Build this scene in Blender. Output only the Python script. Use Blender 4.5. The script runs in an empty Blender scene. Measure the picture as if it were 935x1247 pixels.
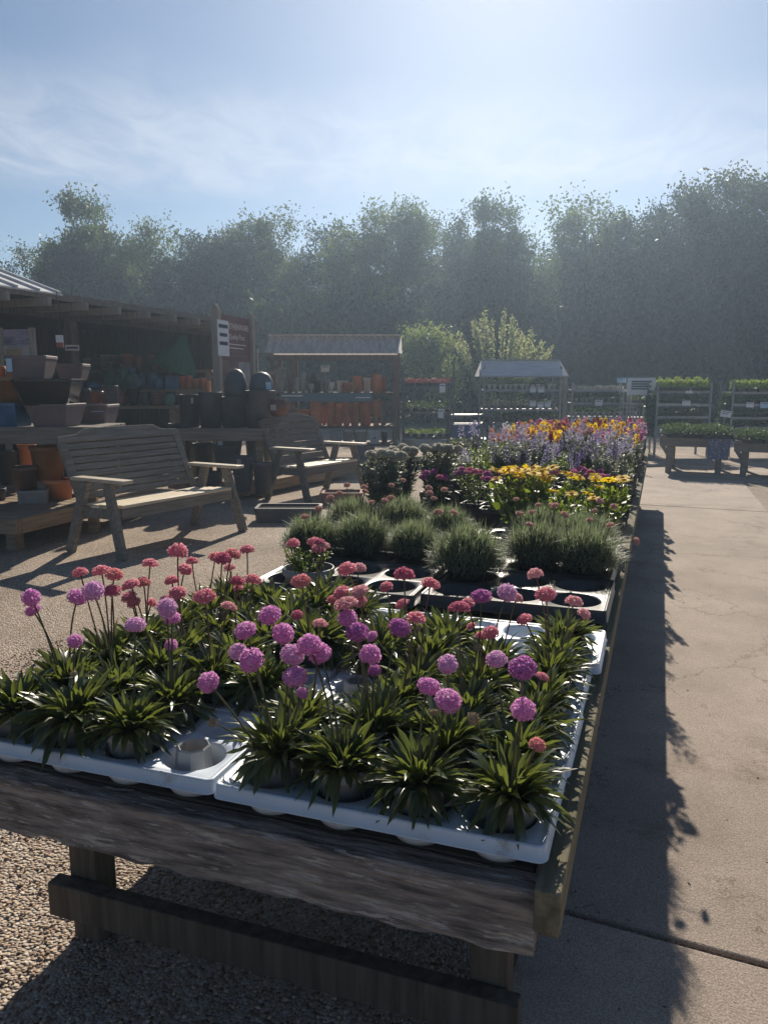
# Garden-centre yard: a display table of potted flowers, benches, pot stalls, racks and trees.
import bpy, math, random
import numpy as np
from mathutils import Vector, Matrix
rnd = random.Random(7)
rng = np.random.default_rng(11)
SC = bpy.context.scene
COL = SC.collection
R = math.radians
PI = math.pi

# ------------------------------------------------------------------ camera model (table axis = +Y)
YAW, PITCH, CAMH, FPX = R(19.6), R(9.47), 1.4, 937.0
Fh = Vector((-math.sin(YAW), math.cos(YAW), 0)); Rt = Vector((math.cos(YAW), math.sin(YAW), 0))
def W(px, py, kh):
    """world point seen at (px, py) at horizontal forward distance kh"""
    v = (623.5 - py) / FPX; u = (px - 467.5) / FPX
    hf = math.cos(PITCH) + math.sin(PITCH) * v; vz = -math.sin(PITCH) + math.cos(PITCH) * v
    t = kh / hf
    p = Fh * kh + Rt * (u * t); p.z = CAMH + vz * t
    return p
def G(px, py, z=0.0):
    v = (623.5 - py) / FPX
    hf = math.cos(PITCH) + math.sin(PITCH) * v; vz = -math.sin(PITCH) + math.cos(PITCH) * v
    return W(px, py, (z - CAMH) / vz * hf)
def FR(kh, r, z=0.0):
    p = Fh * kh + Rt * r; p.z = z; return p

# ------------------------------------------------------------------ objects
def tag(o, label=None, cat=None, group=None, kind=None):
    if label: o['label'] = label
    if cat: o['category'] = cat
    if group: o['group'] = group
    if kind: o['kind'] = kind
    return o
def empty(name, loc, rz=0.0, label=None, cat=None, group=None):
    o = bpy.data.objects.new(name, None); COL.objects.link(o)
    o.empty_display_size = .05
    o.location = loc; o.rotation_euler = (0, 0, rz)
    return tag(o, label, cat, group)
def ob(name, mesh, parent=None, loc=(0, 0, 0), rot=(0, 0, 0), scale=(1, 1, 1), mat=None):
    if mat is not None and mesh.materials and mesh.materials[0] is not mat:
        o = bpy.data.objects.new(name, mesh)
        o.material_slots[0].link = 'OBJECT'; o.material_slots[0].material = mat
    else:
        o = bpy.data.objects.new(name, mesh)
        if mat is not None and not mesh.materials: mesh.materials.append(mat)
    COL.objects.link(o)
    o.parent = parent; o.location = loc; o.rotation_euler = rot
    o.scale = scale if not isinstance(scale, (int, float)) else (scale,) * 3
    return o

class MB:
    def __init__(s): s.v = []; s.f = []
    def add(s, vs, fs):
        n = len(s.v); s.v += [tuple(v) for v in vs]; s.f += [tuple(i + n for i in f) for f in fs]
    def box(s, x0, x1, y0, y1, z0, z1, M=None, top=None):
        vs = [(x0, y0, z0), (x1, y0, z0), (x1, y1, z0), (x0, y1, z0), (x0, y0, z1), (x1, y0, z1), (x1, y1, z1), (x0, y1, z1)]
        if M is not None: vs = [M @ Vector(v) for v in vs]
        s.add(vs, [(0, 3, 2, 1), (4, 5, 6, 7), (0, 1, 5, 4), (1, 2, 6, 5), (2, 3, 7, 6), (3, 0, 4, 7)])
        return s
    def bar(s, a, b, w, h, up=(0, 0, 1)):
        a = Vector(a); b = Vector(b); d = (b - a); L = d.length; d.normalize()
        up = Vector(up)
        if abs(d.dot(up)) > .98: up = Vector((0, 1, 0))
        x = d.cross(up).normalized(); z = x.cross(d).normalized()
        M = Matrix((x, d, z)).transposed().to_4x4(); M.translation = a
        return s.box(-w / 2, w / 2, 0, L, -h / 2, h / 2, M)
    def tube(s, pts, rad, n=6, cap=True):
        pts = [Vector(p) for p in pts]; m = len(pts)
        if not hasattr(rad, '__len__'): rad = [rad] * m
        base = len(s.v); ref = Vector((.31, .77, .2))
        for i, p in enumerate(pts):
            d = (pts[min(i + 1, m - 1)] - pts[max(i - 1, 0)]).normalized()
            x = d.cross(ref).normalized(); y = d.cross(x)
            for j in range(n):
                a = 2 * PI * j / n
                s.v.append(tuple(p + (x * math.cos(a) + y * math.sin(a)) * rad[i]))
        for i in range(m - 1):
            for j in range(n):
                k = (j + 1) % n
                s.f.append((base + i * n + j, base + i * n + k, base + (i + 1) * n + k, base + (i + 1) * n + j))
        if cap:
            s.f.append(tuple(base + j for j in range(n)))
            s.f.append(tuple(base + (m - 1) * n + j for j in reversed(range(n))))
        return s
    def loft(s, rings, close=True, capb=True, capt=True):
        base = len(s.v); n = len(rings[0])
        for r in rings: s.v += [tuple(p) for p in r]
        for i in range(len(rings) - 1):
            for j in range(n if close else n - 1):
                k = (j + 1) % n
                s.f.append((base + i * n + j, base + i * n + k, base + (i + 1) * n + k, base + (i + 1) * n + j))
        if capb: s.f.append(tuple(base + j for j in reversed(range(n))))
        if capt: s.f.append(tuple(base + (len(rings) - 1) * n + j for j in range(n)))
        return s
    def lathe(s, prof, n=24, c=(0, 0, 0), capb=True, capt=True):
        return s.loft([[(c[0] + r * math.cos(2 * PI * j / n), c[1] + r * math.sin(2 * PI * j / n), c[2] + z) for j in range(n)] for r, z in prof], True, capb, capt)
    def prism(s, poly, y0, y1, M=None):
        """polygon in XZ extruded along Y"""
        n = len(poly)
        vs = [(x, y0, z) for x, z in poly] + [(x, y1, z) for x, z in poly]
        if M is not None: vs = [M @ Vector(v) for v in vs]
        fs = [tuple(range(n)), tuple(reversed(range(n, 2 * n)))] + [(i, i + n, (i + 1) % n + n, (i + 1) % n) for i in range(n)]
        s.add(vs, fs); return s
    def mesh(s, name, mat=None, smooth=False, fix=False):
        me = bpy.data.meshes.new(name); me.from_pydata(s.v, [], s.f)
        if mat: me.materials.append(mat)
        if fix:
            import bmesh
            bm = bmesh.new(); bm.from_mesh(me); bmesh.ops.recalc_face_normals(bm, faces=bm.faces); bm.to_mesh(me); bm.free()
        if smooth:
            me.polygons.foreach_set('use_smooth', [True] * len(me.polygons))
        me.update(); return me
    def build(s, name, mat, parent=None, loc=(0, 0, 0), rot=(0, 0, 0), smooth=False, bevel=0, fix=False, auto=False):
        o = ob(name, s.mesh(name, mat, smooth, fix), parent, loc, rot)
        if bevel:
            b = o.modifiers.new('edge', 'BEVEL'); b.width = bevel; b.segments = 2; b.limit_method = 'ANGLE'
        return o
def npmesh(name, V, F, mat, smooth=False):
    V = np.asarray(V, np.float32); F = np.asarray(F, np.int32)
    me = bpy.data.meshes.new(name)
    me.vertices.add(len(V)); me.vertices.foreach_set('co', V.ravel())
    k = F.shape[1]
    me.loops.add(F.size); me.loops.foreach_set('vertex_index', F.ravel())
    me.polygons.add(len(F)); me.polygons.foreach_set('loop_start', np.arange(0, F.size, k, dtype=np.int32))
    me.polygons.foreach_set('loop_total', np.full(len(F), k, np.int32))
    if smooth: me.polygons.foreach_set('use_smooth', np.ones(len(F), bool))
    me.materials.append(mat); me.update(calc_edges=True); me.validate()
    return me

# ------------------------------------------------------------------ materials
def M(name, col, rough=.65, var=.18, sc=6, stretch=(1, 1, 1), bump=.15, bsc=None, isl=0, transl=None, tf=.35, metal=0, spec=.4, col2=None, lo=.35, hi=.65, flecks=None, fl=(.6, .66), fsc=None, objvar=0, bd=.01):
    m = bpy.data.materials.new(name); m.use_nodes = True
    nt = m.node_tree; N = nt.nodes; L = nt.links
    p = N['Principled BSDF']; out = N['Material Output']
    p.inputs['Roughness'].default_value = rough; p.inputs['Metallic'].default_value = metal
    p.inputs['Specular IOR Level'].default_value = spec
    tc = N.new('ShaderNodeTexCoord'); mp = N.new('ShaderNodeMapping'); mp.inputs['Scale'].default_value = stretch
    oi = N.new('ShaderNodeObjectInfo')
    ad = N.new('ShaderNodeVectorMath'); ad.operation = 'ADD'
    sc_ = N.new('ShaderNodeMath'); sc_.operation = 'MULTIPLY'; sc_.inputs[1].default_value = 37.0
    L.new(oi.outputs['Random'], sc_.inputs[0])
    L.new(tc.outputs['Object'], ad.inputs[0]); L.new(sc_.outputs[0], ad.inputs[1])
    L.new(ad.outputs[0], mp.inputs['Vector'])
    nz = N.new('ShaderNodeTexNoise'); nz.inputs['Scale'].default_value = sc; nz.inputs['Detail'].default_value = 7; nz.inputs['Roughness'].default_value = .65
    L.new(mp.outputs[0], nz.inputs['Vector'])
    rp = N.new('ShaderNodeValToRGB')
    a = col; b = col2
    if b is None:
        a = tuple(min(1, c * (1 - var)) for c in col); b = tuple(min(1, c * (1 + var)) for c in col)
    rp.color_ramp.elements[0].position = lo; rp.color_ramp.elements[1].position = hi
    rp.color_ramp.elements[0].color = (*a, 1); rp.color_ramp.elements[1].color = (*b, 1)
    L.new(nz.outputs['Fac'], rp.inputs['Fac'])
    c = rp.outputs['Color']
    if flecks:
        n2 = N.new('ShaderNodeTexNoise'); n2.inputs['Scale'].default_value = fsc or sc * 3; n2.inputs['Detail'].default_value = 9; n2.inputs['Roughness'].default_value = .75
        L.new(mp.outputs[0], n2.inputs['Vector'])
        r2 = N.new('ShaderNodeMapRange'); r2.inputs['From Min'].default_value = fl[0]; r2.inputs['From Max'].default_value = fl[1]
        L.new(n2.outputs['Fac'], r2.inputs['Value'])
        mx = N.new('ShaderNodeMix'); mx.data_type = 'RGBA'
        L.new(r2.outputs[0], mx.inputs['Factor']); L.new(c, mx.inputs[6]); mx.inputs[7].default_value = (*flecks, 1)
        c = mx.outputs[2]
    if isl or objvar:
        hs = N.new('ShaderNodeHueSaturation')
        mr = N.new('ShaderNodeMapRange'); s_ = isl or objvar
        mr.inputs['To Min'].default_value = 1 - s_; mr.inputs['To Max'].default_value = 1 + s_
        if isl:
            g = N.new('ShaderNodeNewGeometry'); L.new(g.outputs['Random Per Island'], mr.inputs['Value'])
        else: L.new(oi.outputs['Random'], mr.inputs['Value'])
        L.new(mr.outputs[0], hs.inputs['Value']); L.new(c, hs.inputs['Color'])
        if isl:
            m3 = N.new('ShaderNodeMapRange'); m3.inputs['To Min'].default_value = .485; m3.inputs['To Max'].default_value = .515
            fr = N.new('ShaderNodeMath'); fr.operation = 'FRACT'; ml = N.new('ShaderNodeMath'); ml.operation = 'MULTIPLY'; ml.inputs[1].default_value = 91.7
            L.new(g.outputs['Random Per Island'], ml.inputs[0]); L.new(ml.outputs[0], fr.inputs[0]); L.new(fr.outputs[0], m3.inputs['Value']); L.new(m3.outputs[0], hs.inputs['Hue'])
        c = hs.outputs['Color']
    L.new(c, p.inputs['Base Color'])
    if bump:
        nb = N.new('ShaderNodeTexNoise'); nb.inputs['Scale'].default_value = bsc or sc * 4; nb.inputs['Detail'].default_value = 6
        L.new(mp.outputs[0], nb.inputs['Vector'])
        bp = N.new('ShaderNodeBump'); bp.inputs['Strength'].default_value = bump; bp.inputs['Distance'].default_value = bd
        L.new(nb.outputs['Fac'], bp.inputs['Height']); L.new(bp.outputs[0], p.inputs['Normal'])
    if transl:
        t = N.new('ShaderNodeBsdfTranslucent'); t.inputs['Color'].default_value = (*transl, 1)
        ms = N.new('ShaderNodeMixShader'); ms.inputs[0].default_value = tf
        L.new(p.outputs[0], ms.inputs[1]); L.new(t.outputs[0], ms.inputs[2]); L.new(ms.outputs[0], out.inputs['Surface'])
    return m

def gravel_mat():
    m = bpy.data.materials.new('gravel'); m.use_nodes = True; nt = m.node_tree; N = nt.nodes; L = nt.links; p = N['Principled BSDF']
    p.inputs['Roughness'].default_value = .85; p.inputs['Specular IOR Level'].default_value = .25
    tc = N.new('ShaderNodeTexCoord')
    vo = N.new('ShaderNodeTexVoronoi'); vo.inputs['Scale'].default_value = 105; L.new(tc.outputs['Object'], vo.inputs['Vector'])
    rp = N.new('ShaderNodeValToRGB'); e = rp.color_ramp.elements
    e[0].position = 0; e[0].color = (.22, .145, .10, 1); e[1].position = 1; e[1].color = (.64, .55, .45, 1)
    for q, cc in ((.25, (.40, .30, .22, 1)), (.5, (.50, .40, .31, 1)), (.75, (.40, .34, .28, 1))):
        x = e.new(q); x.color = cc
    sp = N.new('ShaderNodeSeparateColor'); L.new(vo.outputs['Color'], sp.inputs[0]); L.new(sp.outputs[0], rp.inputs[0])
    nz = N.new('ShaderNodeTexNoise'); nz.inputs['Scale'].default_value = 1.3; nz.inputs['Detail'].default_value = 5; L.new(tc.outputs['Object'], nz.inputs['Vector'])
    mr = N.new('ShaderNodeMapRange'); mr.inputs['From Min'].default_value = .3; mr.inputs['From Max'].default_value = .7; mr.inputs['To Min'].default_value = .72; mr.inputs['To Max'].default_value = 1.12
    L.new(nz.outputs[0], mr.inputs[0])
    mu = N.new('ShaderNodeMix'); mu.data_type = 'RGBA'; mu.blend_type = 'MULTIPLY'; mu.inputs[0].default_value = 1
    L.new(rp.outputs[0], mu.inputs[6]); L.new(mr.outputs[0], mu.inputs[7]); L.new(mu.outputs[2], p.inputs['Base Color'])
    bp = N.new('ShaderNodeBump'); bp.inputs['Strength'].default_value = 1; bp.inputs['Distance'].default_value = .012; bp.invert = True
    L.new(vo.outputs['Distance'], bp.inputs['Height']); 
    ml = N.new('ShaderNodeMath'); ml.operation = 'MULTIPLY'; ml.inputs[1].default_value = 1.0
    L.new(bp.outputs[0], p.inputs['Normal'])
    return m
def concrete_mat():
    m = M('concrete', (.365, .30, .248), .85, .2, 1.1, bump=.3, bsc=150, flecks=(.20, .155, .12), fl=(.55, .72), fsc=1.7, spec=.2, bd=.008)
    nt = m.node_tree; N = nt.nodes; L = nt.links; p = N['Principled BSDF']
    src = p.inputs['Base Color'].links[0].from_socket
    tc = N.new('ShaderNodeTexCoord'); vo = N.new('ShaderNodeTexNoise'); vo.inputs['Scale'].default_value = 230; vo.inputs['Detail'].default_value = 3
    L.new(tc.outputs['Object'], vo.inputs['Vector'])
    mr = N.new('ShaderNodeMapRange'); mr.inputs['From Min'].default_value = .3; mr.inputs['From Max'].default_value = .7; mr.inputs['To Min'].default_value = .6; mr.inputs['To Max'].default_value = 1.35
    L.new(vo.outputs[0], mr.inputs[0])
    mu = N.new('ShaderNodeMix'); mu.data_type = 'RGBA'; mu.blend_type = 'MULTIPLY'; mu.inputs[0].default_value = 1
    L.new(src, mu.inputs[6]); L.new(mr.outputs[0], mu.inputs[7])
    # hairline cracks: thin, broken, wandering
    nd = N.new('ShaderNodeTexNoise'); nd.inputs['Scale'].default_value = 1.6; nd.inputs['Detail'].default_value = 8; nd.inputs['Roughness'].default_value = .7; L.new(tc.outputs['Object'], nd.inputs['Vector'])
    av = N.new('ShaderNodeVectorMath'); av.operation = 'MULTIPLY_ADD'; av.inputs[1].default_value = (.9, .9, .9); L.new(nd.outputs['Color'], av.inputs[0]); L.new(tc.outputs['Object'], av.inputs[2])
    ve = N.new('ShaderNodeTexVoronoi'); ve.feature = 'DISTANCE_TO_EDGE'; ve.inputs['Scale'].default_value = .75; L.new(av.outputs[0], ve.inputs['Vector'])
    e1 = N.new('ShaderNodeMapRange'); e1.inputs['From Min'].default_value = .0; e1.inputs['From Max'].default_value = .006; e1.inputs['To Min'].default_value = .45; e1.inputs['To Max'].default_value = 1; L.new(ve.outputs['Distance'], e1.inputs[0])
    nm = N.new('ShaderNodeTexNoise'); nm.inputs['Scale'].default_value = .8; nm.inputs['Detail'].default_value = 3; L.new(tc.outputs['Object'], nm.inputs['Vector'])
    e2 = N.new('ShaderNodeMapRange'); e2.inputs['From Min'].default_value = .50; e2.inputs['From Max'].default_value = .56; L.new(nm.outputs[0], e2.inputs[0])
    mm = N.new('ShaderNodeMath'); mm.operation = 'MAXIMUM'; L.new(e1.outputs[0], mm.inputs[0]); L.new(e2.outputs[0], mm.inputs[1])
    m5 = N.new('ShaderNodeMix'); m5.data_type = 'RGBA'; m5.blend_type = 'MULTIPLY'; m5.inputs[0].default_value = 1
    L.new(mu.outputs[2], m5.inputs[6]); L.new(mm.outputs[0], m5.inputs[7]); L.new(m5.outputs[2], p.inputs['Base Color'])
    return m
GRAVEL = gravel_mat(); CONC = concrete_mat()
wx, wy, wz = (1, 14, 14), (14, 1, 14), (14, 14, 1)
PLANK = M('weathered plank', (.275, .235, .205), .92, .6, 6.5, (1, 8, 8), .9, 16, flecks=(.52, .47, .42), fl=(.555, .60), fsc=9, spec=.15, bd=.015)
RAIL = M('greenish rail wood', (.17, .15, .10), .85, .35, 3, wy, .35, 8, flecks=(.09, .085, .06), fl=(.58, .68), fsc=5, spec=.15)
LEGW = M('grey leg timber', (.13, .105, .08), .85, .3, 3, wz, .3, 8, spec=.15)
DECKW = M('dark deck boards', (.10, .085, .07), .9, .3, 3, wx, .3, 8, spec=.1)
SEATW = M('seat timber with painted sun', (.66, .56, .40), .5, .2, 3.0, wx, .2, 9, flecks=(.36, .30, .22), fl=(.62, .7), fsc=3, spec=.45)  # bench timber lightened: sunlight on the seat is painted into the colour
ARMW = M('armrest timber with painted sun', (.55, .47, .35), .5, .2, 3.0, wy, .2, 9, spec=.45)  # lighter copy too, with the sun on the arm tops put into it
BENCH = M('bench timber', (.205, .185, .155), .72, .28, 3.0, wx, .25, 9, flecks=(.14, .11, .08), fl=(.62, .7), fsc=3, spec=.3)  # darker copy: shade on the back and legs is put into the colour
BENCHD = M('darker bench timber', (.15, .13, .11), .72, .28, 3.0, wx, .25, 9, flecks=(.11, .09, .07), fl=(.62, .7), fsc=3, spec=.3)
SLEEP = M('sleeper timber', (.27, .20, .14), .85, .3, 2.5, wx, .3, 8, flecks=(.14, .10, .07), fl=(.6, .7), fsc=3, spec=.2)
SLEEPY = M('sleeper timber along y', (.30, .22, .15), .85, .3, 2.5, wy, .3, 8, flecks=(.15, .11, .07), fl=(.6, .7), fsc=3, spec=.2)
GREYW = M('silvered shelf timber', (.22, .195, .165), .85, .25, 2.5, wx, .3, 8, spec=.2)
SHEDW = M('brown shed timber', (.16, .115, .085), .8, .25, 3, wz, .3, 8, spec=.2)
DARKW = M('dark shelter boarding', (.12, .108, .10), .85, .3, 2, wz, .2, 8, spec=.15)
POSTW = M('pale sign post timber', (.33, .29, .24), .8, .2, 3, wz, .2, 9, spec=.2)
WTRAY = M('white tray plastic', (.55, .62, .70), .38, .06, 9, bump=.03, flecks=(.30, .26, .21), fl=(.56, .72), fsc=11, spec=.5)
BTRAY = M('black tray plastic', (.018, .018, .02), .32, .15, 9, bump=.04, spec=.55)
GPOT = M('grey white pot plastic', (.36, .355, .35), .45, .08, 6, bump=.02, spec=.45)
BPOT = M('black pot plastic', (.02, .02, .021), .4, .2, 6, bump=.03, spec=.45)
SOIL = M('potting soil', (.03, .022, .016), .95, .5, 60, bump=.8, bsc=90, spec=.1)
LEAF = M('thrift leaf', (.062, .086, .036), .32, .25, 9, bump=0, isl=.5, transl=(.23, .28, .05), tf=.31, spec=.65)
STEM = M('flower stem', (.11, .115, .06), .6, .2, 20, bump=0, transl=(.15, .17, .06), tf=.2)
STEMR = M('reddish flower stem', (.15, .095, .06), .6, .2, 20, bump=0)
PURP = M('magenta purple petals', (.70, .36, .62), .6, .12, 30, bump=0, isl=.3, transl=(.88, .46, .78), tf=.45, spec=.2)
PINK = M('salmon pink petals', (.78, .35, .42), .6, .12, 30, bump=0, isl=.3, transl=(.92, .45, .52), tf=.45, spec=.2)
BUD = M('papery bud', (.40, .31, .21), .8, .2, 40, bump=0, isl=.3, spec=.2)
BUSH = M('grey green needle foliage', (.18, .215, .13), .5, .2, 9, bump=0, isl=.4, transl=(.28, .34, .17), tf=.42, spec=.5)
INNER = M('dark light-blocking core', (.03, .034, .02), .9, .3, 40, bump=.6, spec=.1)  # colour of the dark cores added inside the cushions
PALEP = M('pale pink petals', (.62, .38, .33), .6, .1, 30, bump=0, isl=.25, transl=(.7, .42, .36), tf=.35, spec=.2)
HERB = M('mid green leaf', (.075, .115, .035), .5, .25, 9, bump=0, isl=.4, transl=(.24, .33, .05), tf=.38, spec=.4)
LIME = M('bright green leaf', (.09, .14, .03), .45, .25, 9, bump=0, isl=.4, transl=(.30, .42, .04), tf=.42, spec=.45)
SILV = M('silver green leaf', (.18, .20, .16), .55, .2, 9, bump=0, isl=.4, transl=(.25, .27, .19), tf=.3, spec=.3)
def petal(name, c, tf=.35): return M(name, c, .6, .12, 30, bump=0, isl=.3, transl=tuple(min(1, x * 1.2) for x in c), tf=tf, spec=.2)
YEL = M('golden yellow petals', (.95, .70, .02), .6, .05, 30, bump=0, isl=.12, transl=(1, .82, .03), tf=.55, spec=.2); LYEL = petal('yellow petals', (.85, .60, .08)); ORG = petal('orange petals', (.75, .30, .06))
RED = petal('brick red petals', (.38, .10, .07)); VIO = petal('violet petals', (.30, .25, .44)); LAV = petal('lavender petals', (.42, .38, .52))
HPK = petal('hot pink petals', (.68, .24, .38)); MAG = petal('magenta petals', (.54, .20, .42)); WHT = petal('white petals', (.72, .72, .70)); FUZZ = petal('cream fluffy petals', (.60, .58, .50))
CONE = M('amber flower centre', (.55, .30, .02), .9, .3, 60, bump=.4)
TERRA = M('terracotta', (.56, .215, .095), .75, .15, 4, bump=.08, flecks=(.5, .30, .2), fl=(.62, .75), objvar=.18)
CHAR = M('charcoal pot', (.070, .073, .080), .55, .2, 4, bump=.06, objvar=.3)
GLOSSB = M('glossy black glaze', (.02, .018, .018), .18, .2, 5, bump=.03, objvar=.2)
AMBER = M('amber glaze', (.34, .17, .06), .3, .35, 3, bump=.03, objvar=.2)
MAUVE = M('mauve grey pot', (.19, .145, .145), .65, .15, 4, bump=.06, objvar=.2)
BLUEG = M('blue glaze', (.07, .15, .28), .22, .3, 4, bump=.03, objvar=.35)
TEALG = M('dark green glaze', (.09, .17, .15), .25, .3, 4, bump=.03, objvar=.35)
RUSTG = M('oxblood glaze', (.16, .06, .045), .25, .4, 4, bump=.03, objvar=.2)
STONE = M('pale stone pot', (.36, .34, .31), .8, .15, 5, bump=.12, objvar=.2)
CREAM = M('cream pot', (.62, .60, .56), .5, .08, 5, bump=.03, objvar=.12)
TROUGH = M('terracotta trough', (.30, .15, .10), .8, .2, 6, bump=.1)
STEEL = M('galvanised steel', (.26, .265, .28), .5, .2, 12, bump=.05, metal=.6)
DSTEEL = M('dark steel', (.10, .105, .115), .45, .15, 12, bump=.05, metal=.5)
CORR = M('weathered roof sheet', (.66, .61, .56), .6, .3, 3, (5, 1, 1), .1, 12, flecks=(.22, .17, .14), fl=(.52, .68), spec=.4, transl=(.42, .38, .34), tf=.42)
CORL = M('pale roof sheet', (.55, .55, .55), .5, .12, 3, bump=.05, spec=.4)
CLEAR = M('cloudy roof panel', (.70, .72, .74), .35, .2, 3, (1, 4, 4), .05, 9, transl=(.5, .52, .55), tf=.35)
CARD = M('white card', (.78, .79, .80), .7, .04, 8, bump=0)
BLUECARD = M('pale blue card', (.42, .62, .80), .6, .05, 8, bump=0)
INK = M('dark ink', (.035, .04, .07), .8, .1, 8, bump=0)
LETTER = M('pale lettering', (.75, .68, .66), .7, .05, 8, bump=0)
MAROON = M('maroon sign panel', (.17, .07, .075), .55, .12, 3, bump=.02)
GREYP = M('grey picture panel', (.34, .34, .34), .6, .4, 1.6, bump=0)
PHOTO = M('lavender picture', (.20, .19, .26), .6, .6, 5, (1, 1, 3), 0, flecks=(.45, .44, .5), fl=(.5, .7), fsc=6)
GCLOTH = M('green canvas', (.07, .20, .13), .8, .2, 6, bump=.1, transl=(.1, .32, .2), tf=.3)
BCLOTH = M('speckled blue fabric', (.13, .14, .22), .85, .2, 60, bump=.2, flecks=(.42, .44, .55), fl=(.52, .6), fsc=45)
SLATEB = M('slate blue banner', (.13, .19, .22), .6, .1, 3, bump=.02)
BLUEPL = M('blue plastic', (.04, .09, .25), .4, .15, 5, bump=.02)
LEAVES = M('tree leaves', (.034, .048, .022), .55, .55, .5, bump=0, isl=.5, transl=(.07, .11, .03), tf=.26, spec=.3)
LEAVES2 = M('lighter tree leaves', (.055, .078, .032), .55, .5, .5, bump=0, isl=.45, transl=(.14, .20, .05), tf=.34, spec=.3)
BARK = M('bark', (.085, .072, .06), .9, .3, 6, (4, 4, 1), .5, 14)
BOXG = M('box leaf', (.06, .085, .035), .5, .25, 12, bump=0, isl=.45, transl=(.13, .19, .05), tf=.3)
SALAD = M('lettuce leaf', (.11, .16, .035), .5, .2, 12, bump=0, isl=.45, transl=(.30, .40, .06), tf=.4)
PEBB = M('loose pebble', (.40, .29, .205), .8, .2, 20, bump=.1, isl=.5, spec=.25)

# ------------------------------------------------------------------ plant building blocks
def ribbons(P, S, Wd, fold=None):
    """P (n,k,3) centre lines, S (n,k,3) side vectors, Wd (n,k) half widths -> V, F ; fold lifts the two edges (V section)"""
    n, k, _ = P.shape
    if fold is None:
        V = np.stack([P - S * Wd[..., None], P + S * Wd[..., None]], 2).reshape(-1, 3); c = 2
    else:
        V = np.stack([P - S * Wd[..., None] + fold, P, P + S * Wd[..., None] + fold], 2).reshape(-1, 3); c = 3
    base = (np.arange(n) * k * c)[:, None, None] + (np.arange(k - 1) * c)[None, :, None]
    F = []
    for j in range(c - 1):
        F.append(np.stack([base + j, base + j + 1, base + c + j + 1, base + c + j], -1).reshape(-1, 4))
    return V, np.concatenate(F)
def unit(a): return a / (np.linalg.norm(a, axis=-1, keepdims=True) + 1e-9)
def side_of(D):
    up = np.zeros_like(D); up[..., 2] = 1
    return unit(np.cross(D, up) + 1e-5)
def arc_leaves(n, L0, L1, w, e0, e1, droop, k=6, r0=.012, z0=0, g=rng, prof=None):
    """rosette of strap leaves; elevation e0..e1 degrees at the base, bending over by droop"""
    az = g.uniform(0, 2 * PI, n); q = g.uniform(0, 1, n)
    el = np.radians(e0 + (e1 - e0) * q + g.normal(0, 7, n)); L = g.uniform(L0, L1, n) * (.75 + .25 * (1 - np.abs(q - .5)))
    t = np.linspace(0, 1, k)
    bend = np.radians(g.uniform(droop * .5, droop * 1.3, n))
    a = el[:, None] - bend[:, None] * t[None] ** 1.4
    st = L[:, None] / (k - 1)
    twist = g.normal(0, .25, n)[:, None] * t[None]
    dx = np.cos(a) * np.cos(az[:, None] + twist); dy = np.cos(a) * np.sin(az[:, None] + twist); dz = np.sin(a)
    D = np.stack([dx, dy, dz], -1)
    P = np.concatenate([np.zeros((n, 1, 3)), np.cumsum(D[:, :-1] * st[..., None], 1)], 1)
    P[..., 0] += (np.cos(az) * r0 * g.uniform(.3, 1.6, n))[:, None]; P[..., 1] += (np.sin(az) * r0 * g.uniform(.3, 1.6, n))[:, None]; P[..., 2] += z0
    S = side_of(D); roll = g.normal(0, .5, n)
    Nn = np.cross(S, D); S = S * np.cos(roll)[:, None, None] + Nn * np.sin(roll)[:, None, None]
    pr = np.interp(t, [0, .25, .65, .9, 1], [.35, .55, 1, .62, .04]) if prof is None else np.interp(t, *prof)
    Wd = pr[None] * (w * g.uniform(.7, 1.2, n))[:, None]
    return ribbons(P, S, Wd, np.cross(S, D) * (Wd * .35)[..., None])
def merge(parts):
    Vs = []; Fs = []; o = 0
    for V, F in parts: Vs.append(V); Fs.append(F + o); o += len(V)
    return np.concatenate(Vs), np.concatenate(Fs)
def diamonds(c, size, g=rng, up=0.0, asp=.5):
    n = len(c); u = g.normal(0, 1, (n, 3)); u[:, 2] += up; u = unit(u); r = g.normal(0, 1, (n, 3)); v = unit(np.cross(u, r))
    s = size * g.uniform(.6, 1.35, n)[:, None]
    V = np.stack([c - u * s, c + v * s * asp + u * s * .15, c + u * s, c - v * s * asp + u * s * .15], 1).reshape(-1, 3)
    return V, np.arange(n * 4).reshape(n, 4)
def fib(n):
    i = np.arange(n) + .5; ph = np.arccos(1 - 2 * i / n); th = PI * (1 + 5 ** .5) * i
    return np.stack([np.cos(th) * np.sin(ph), np.sin(th) * np.sin(ph), np.cos(ph)], -1)
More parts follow.
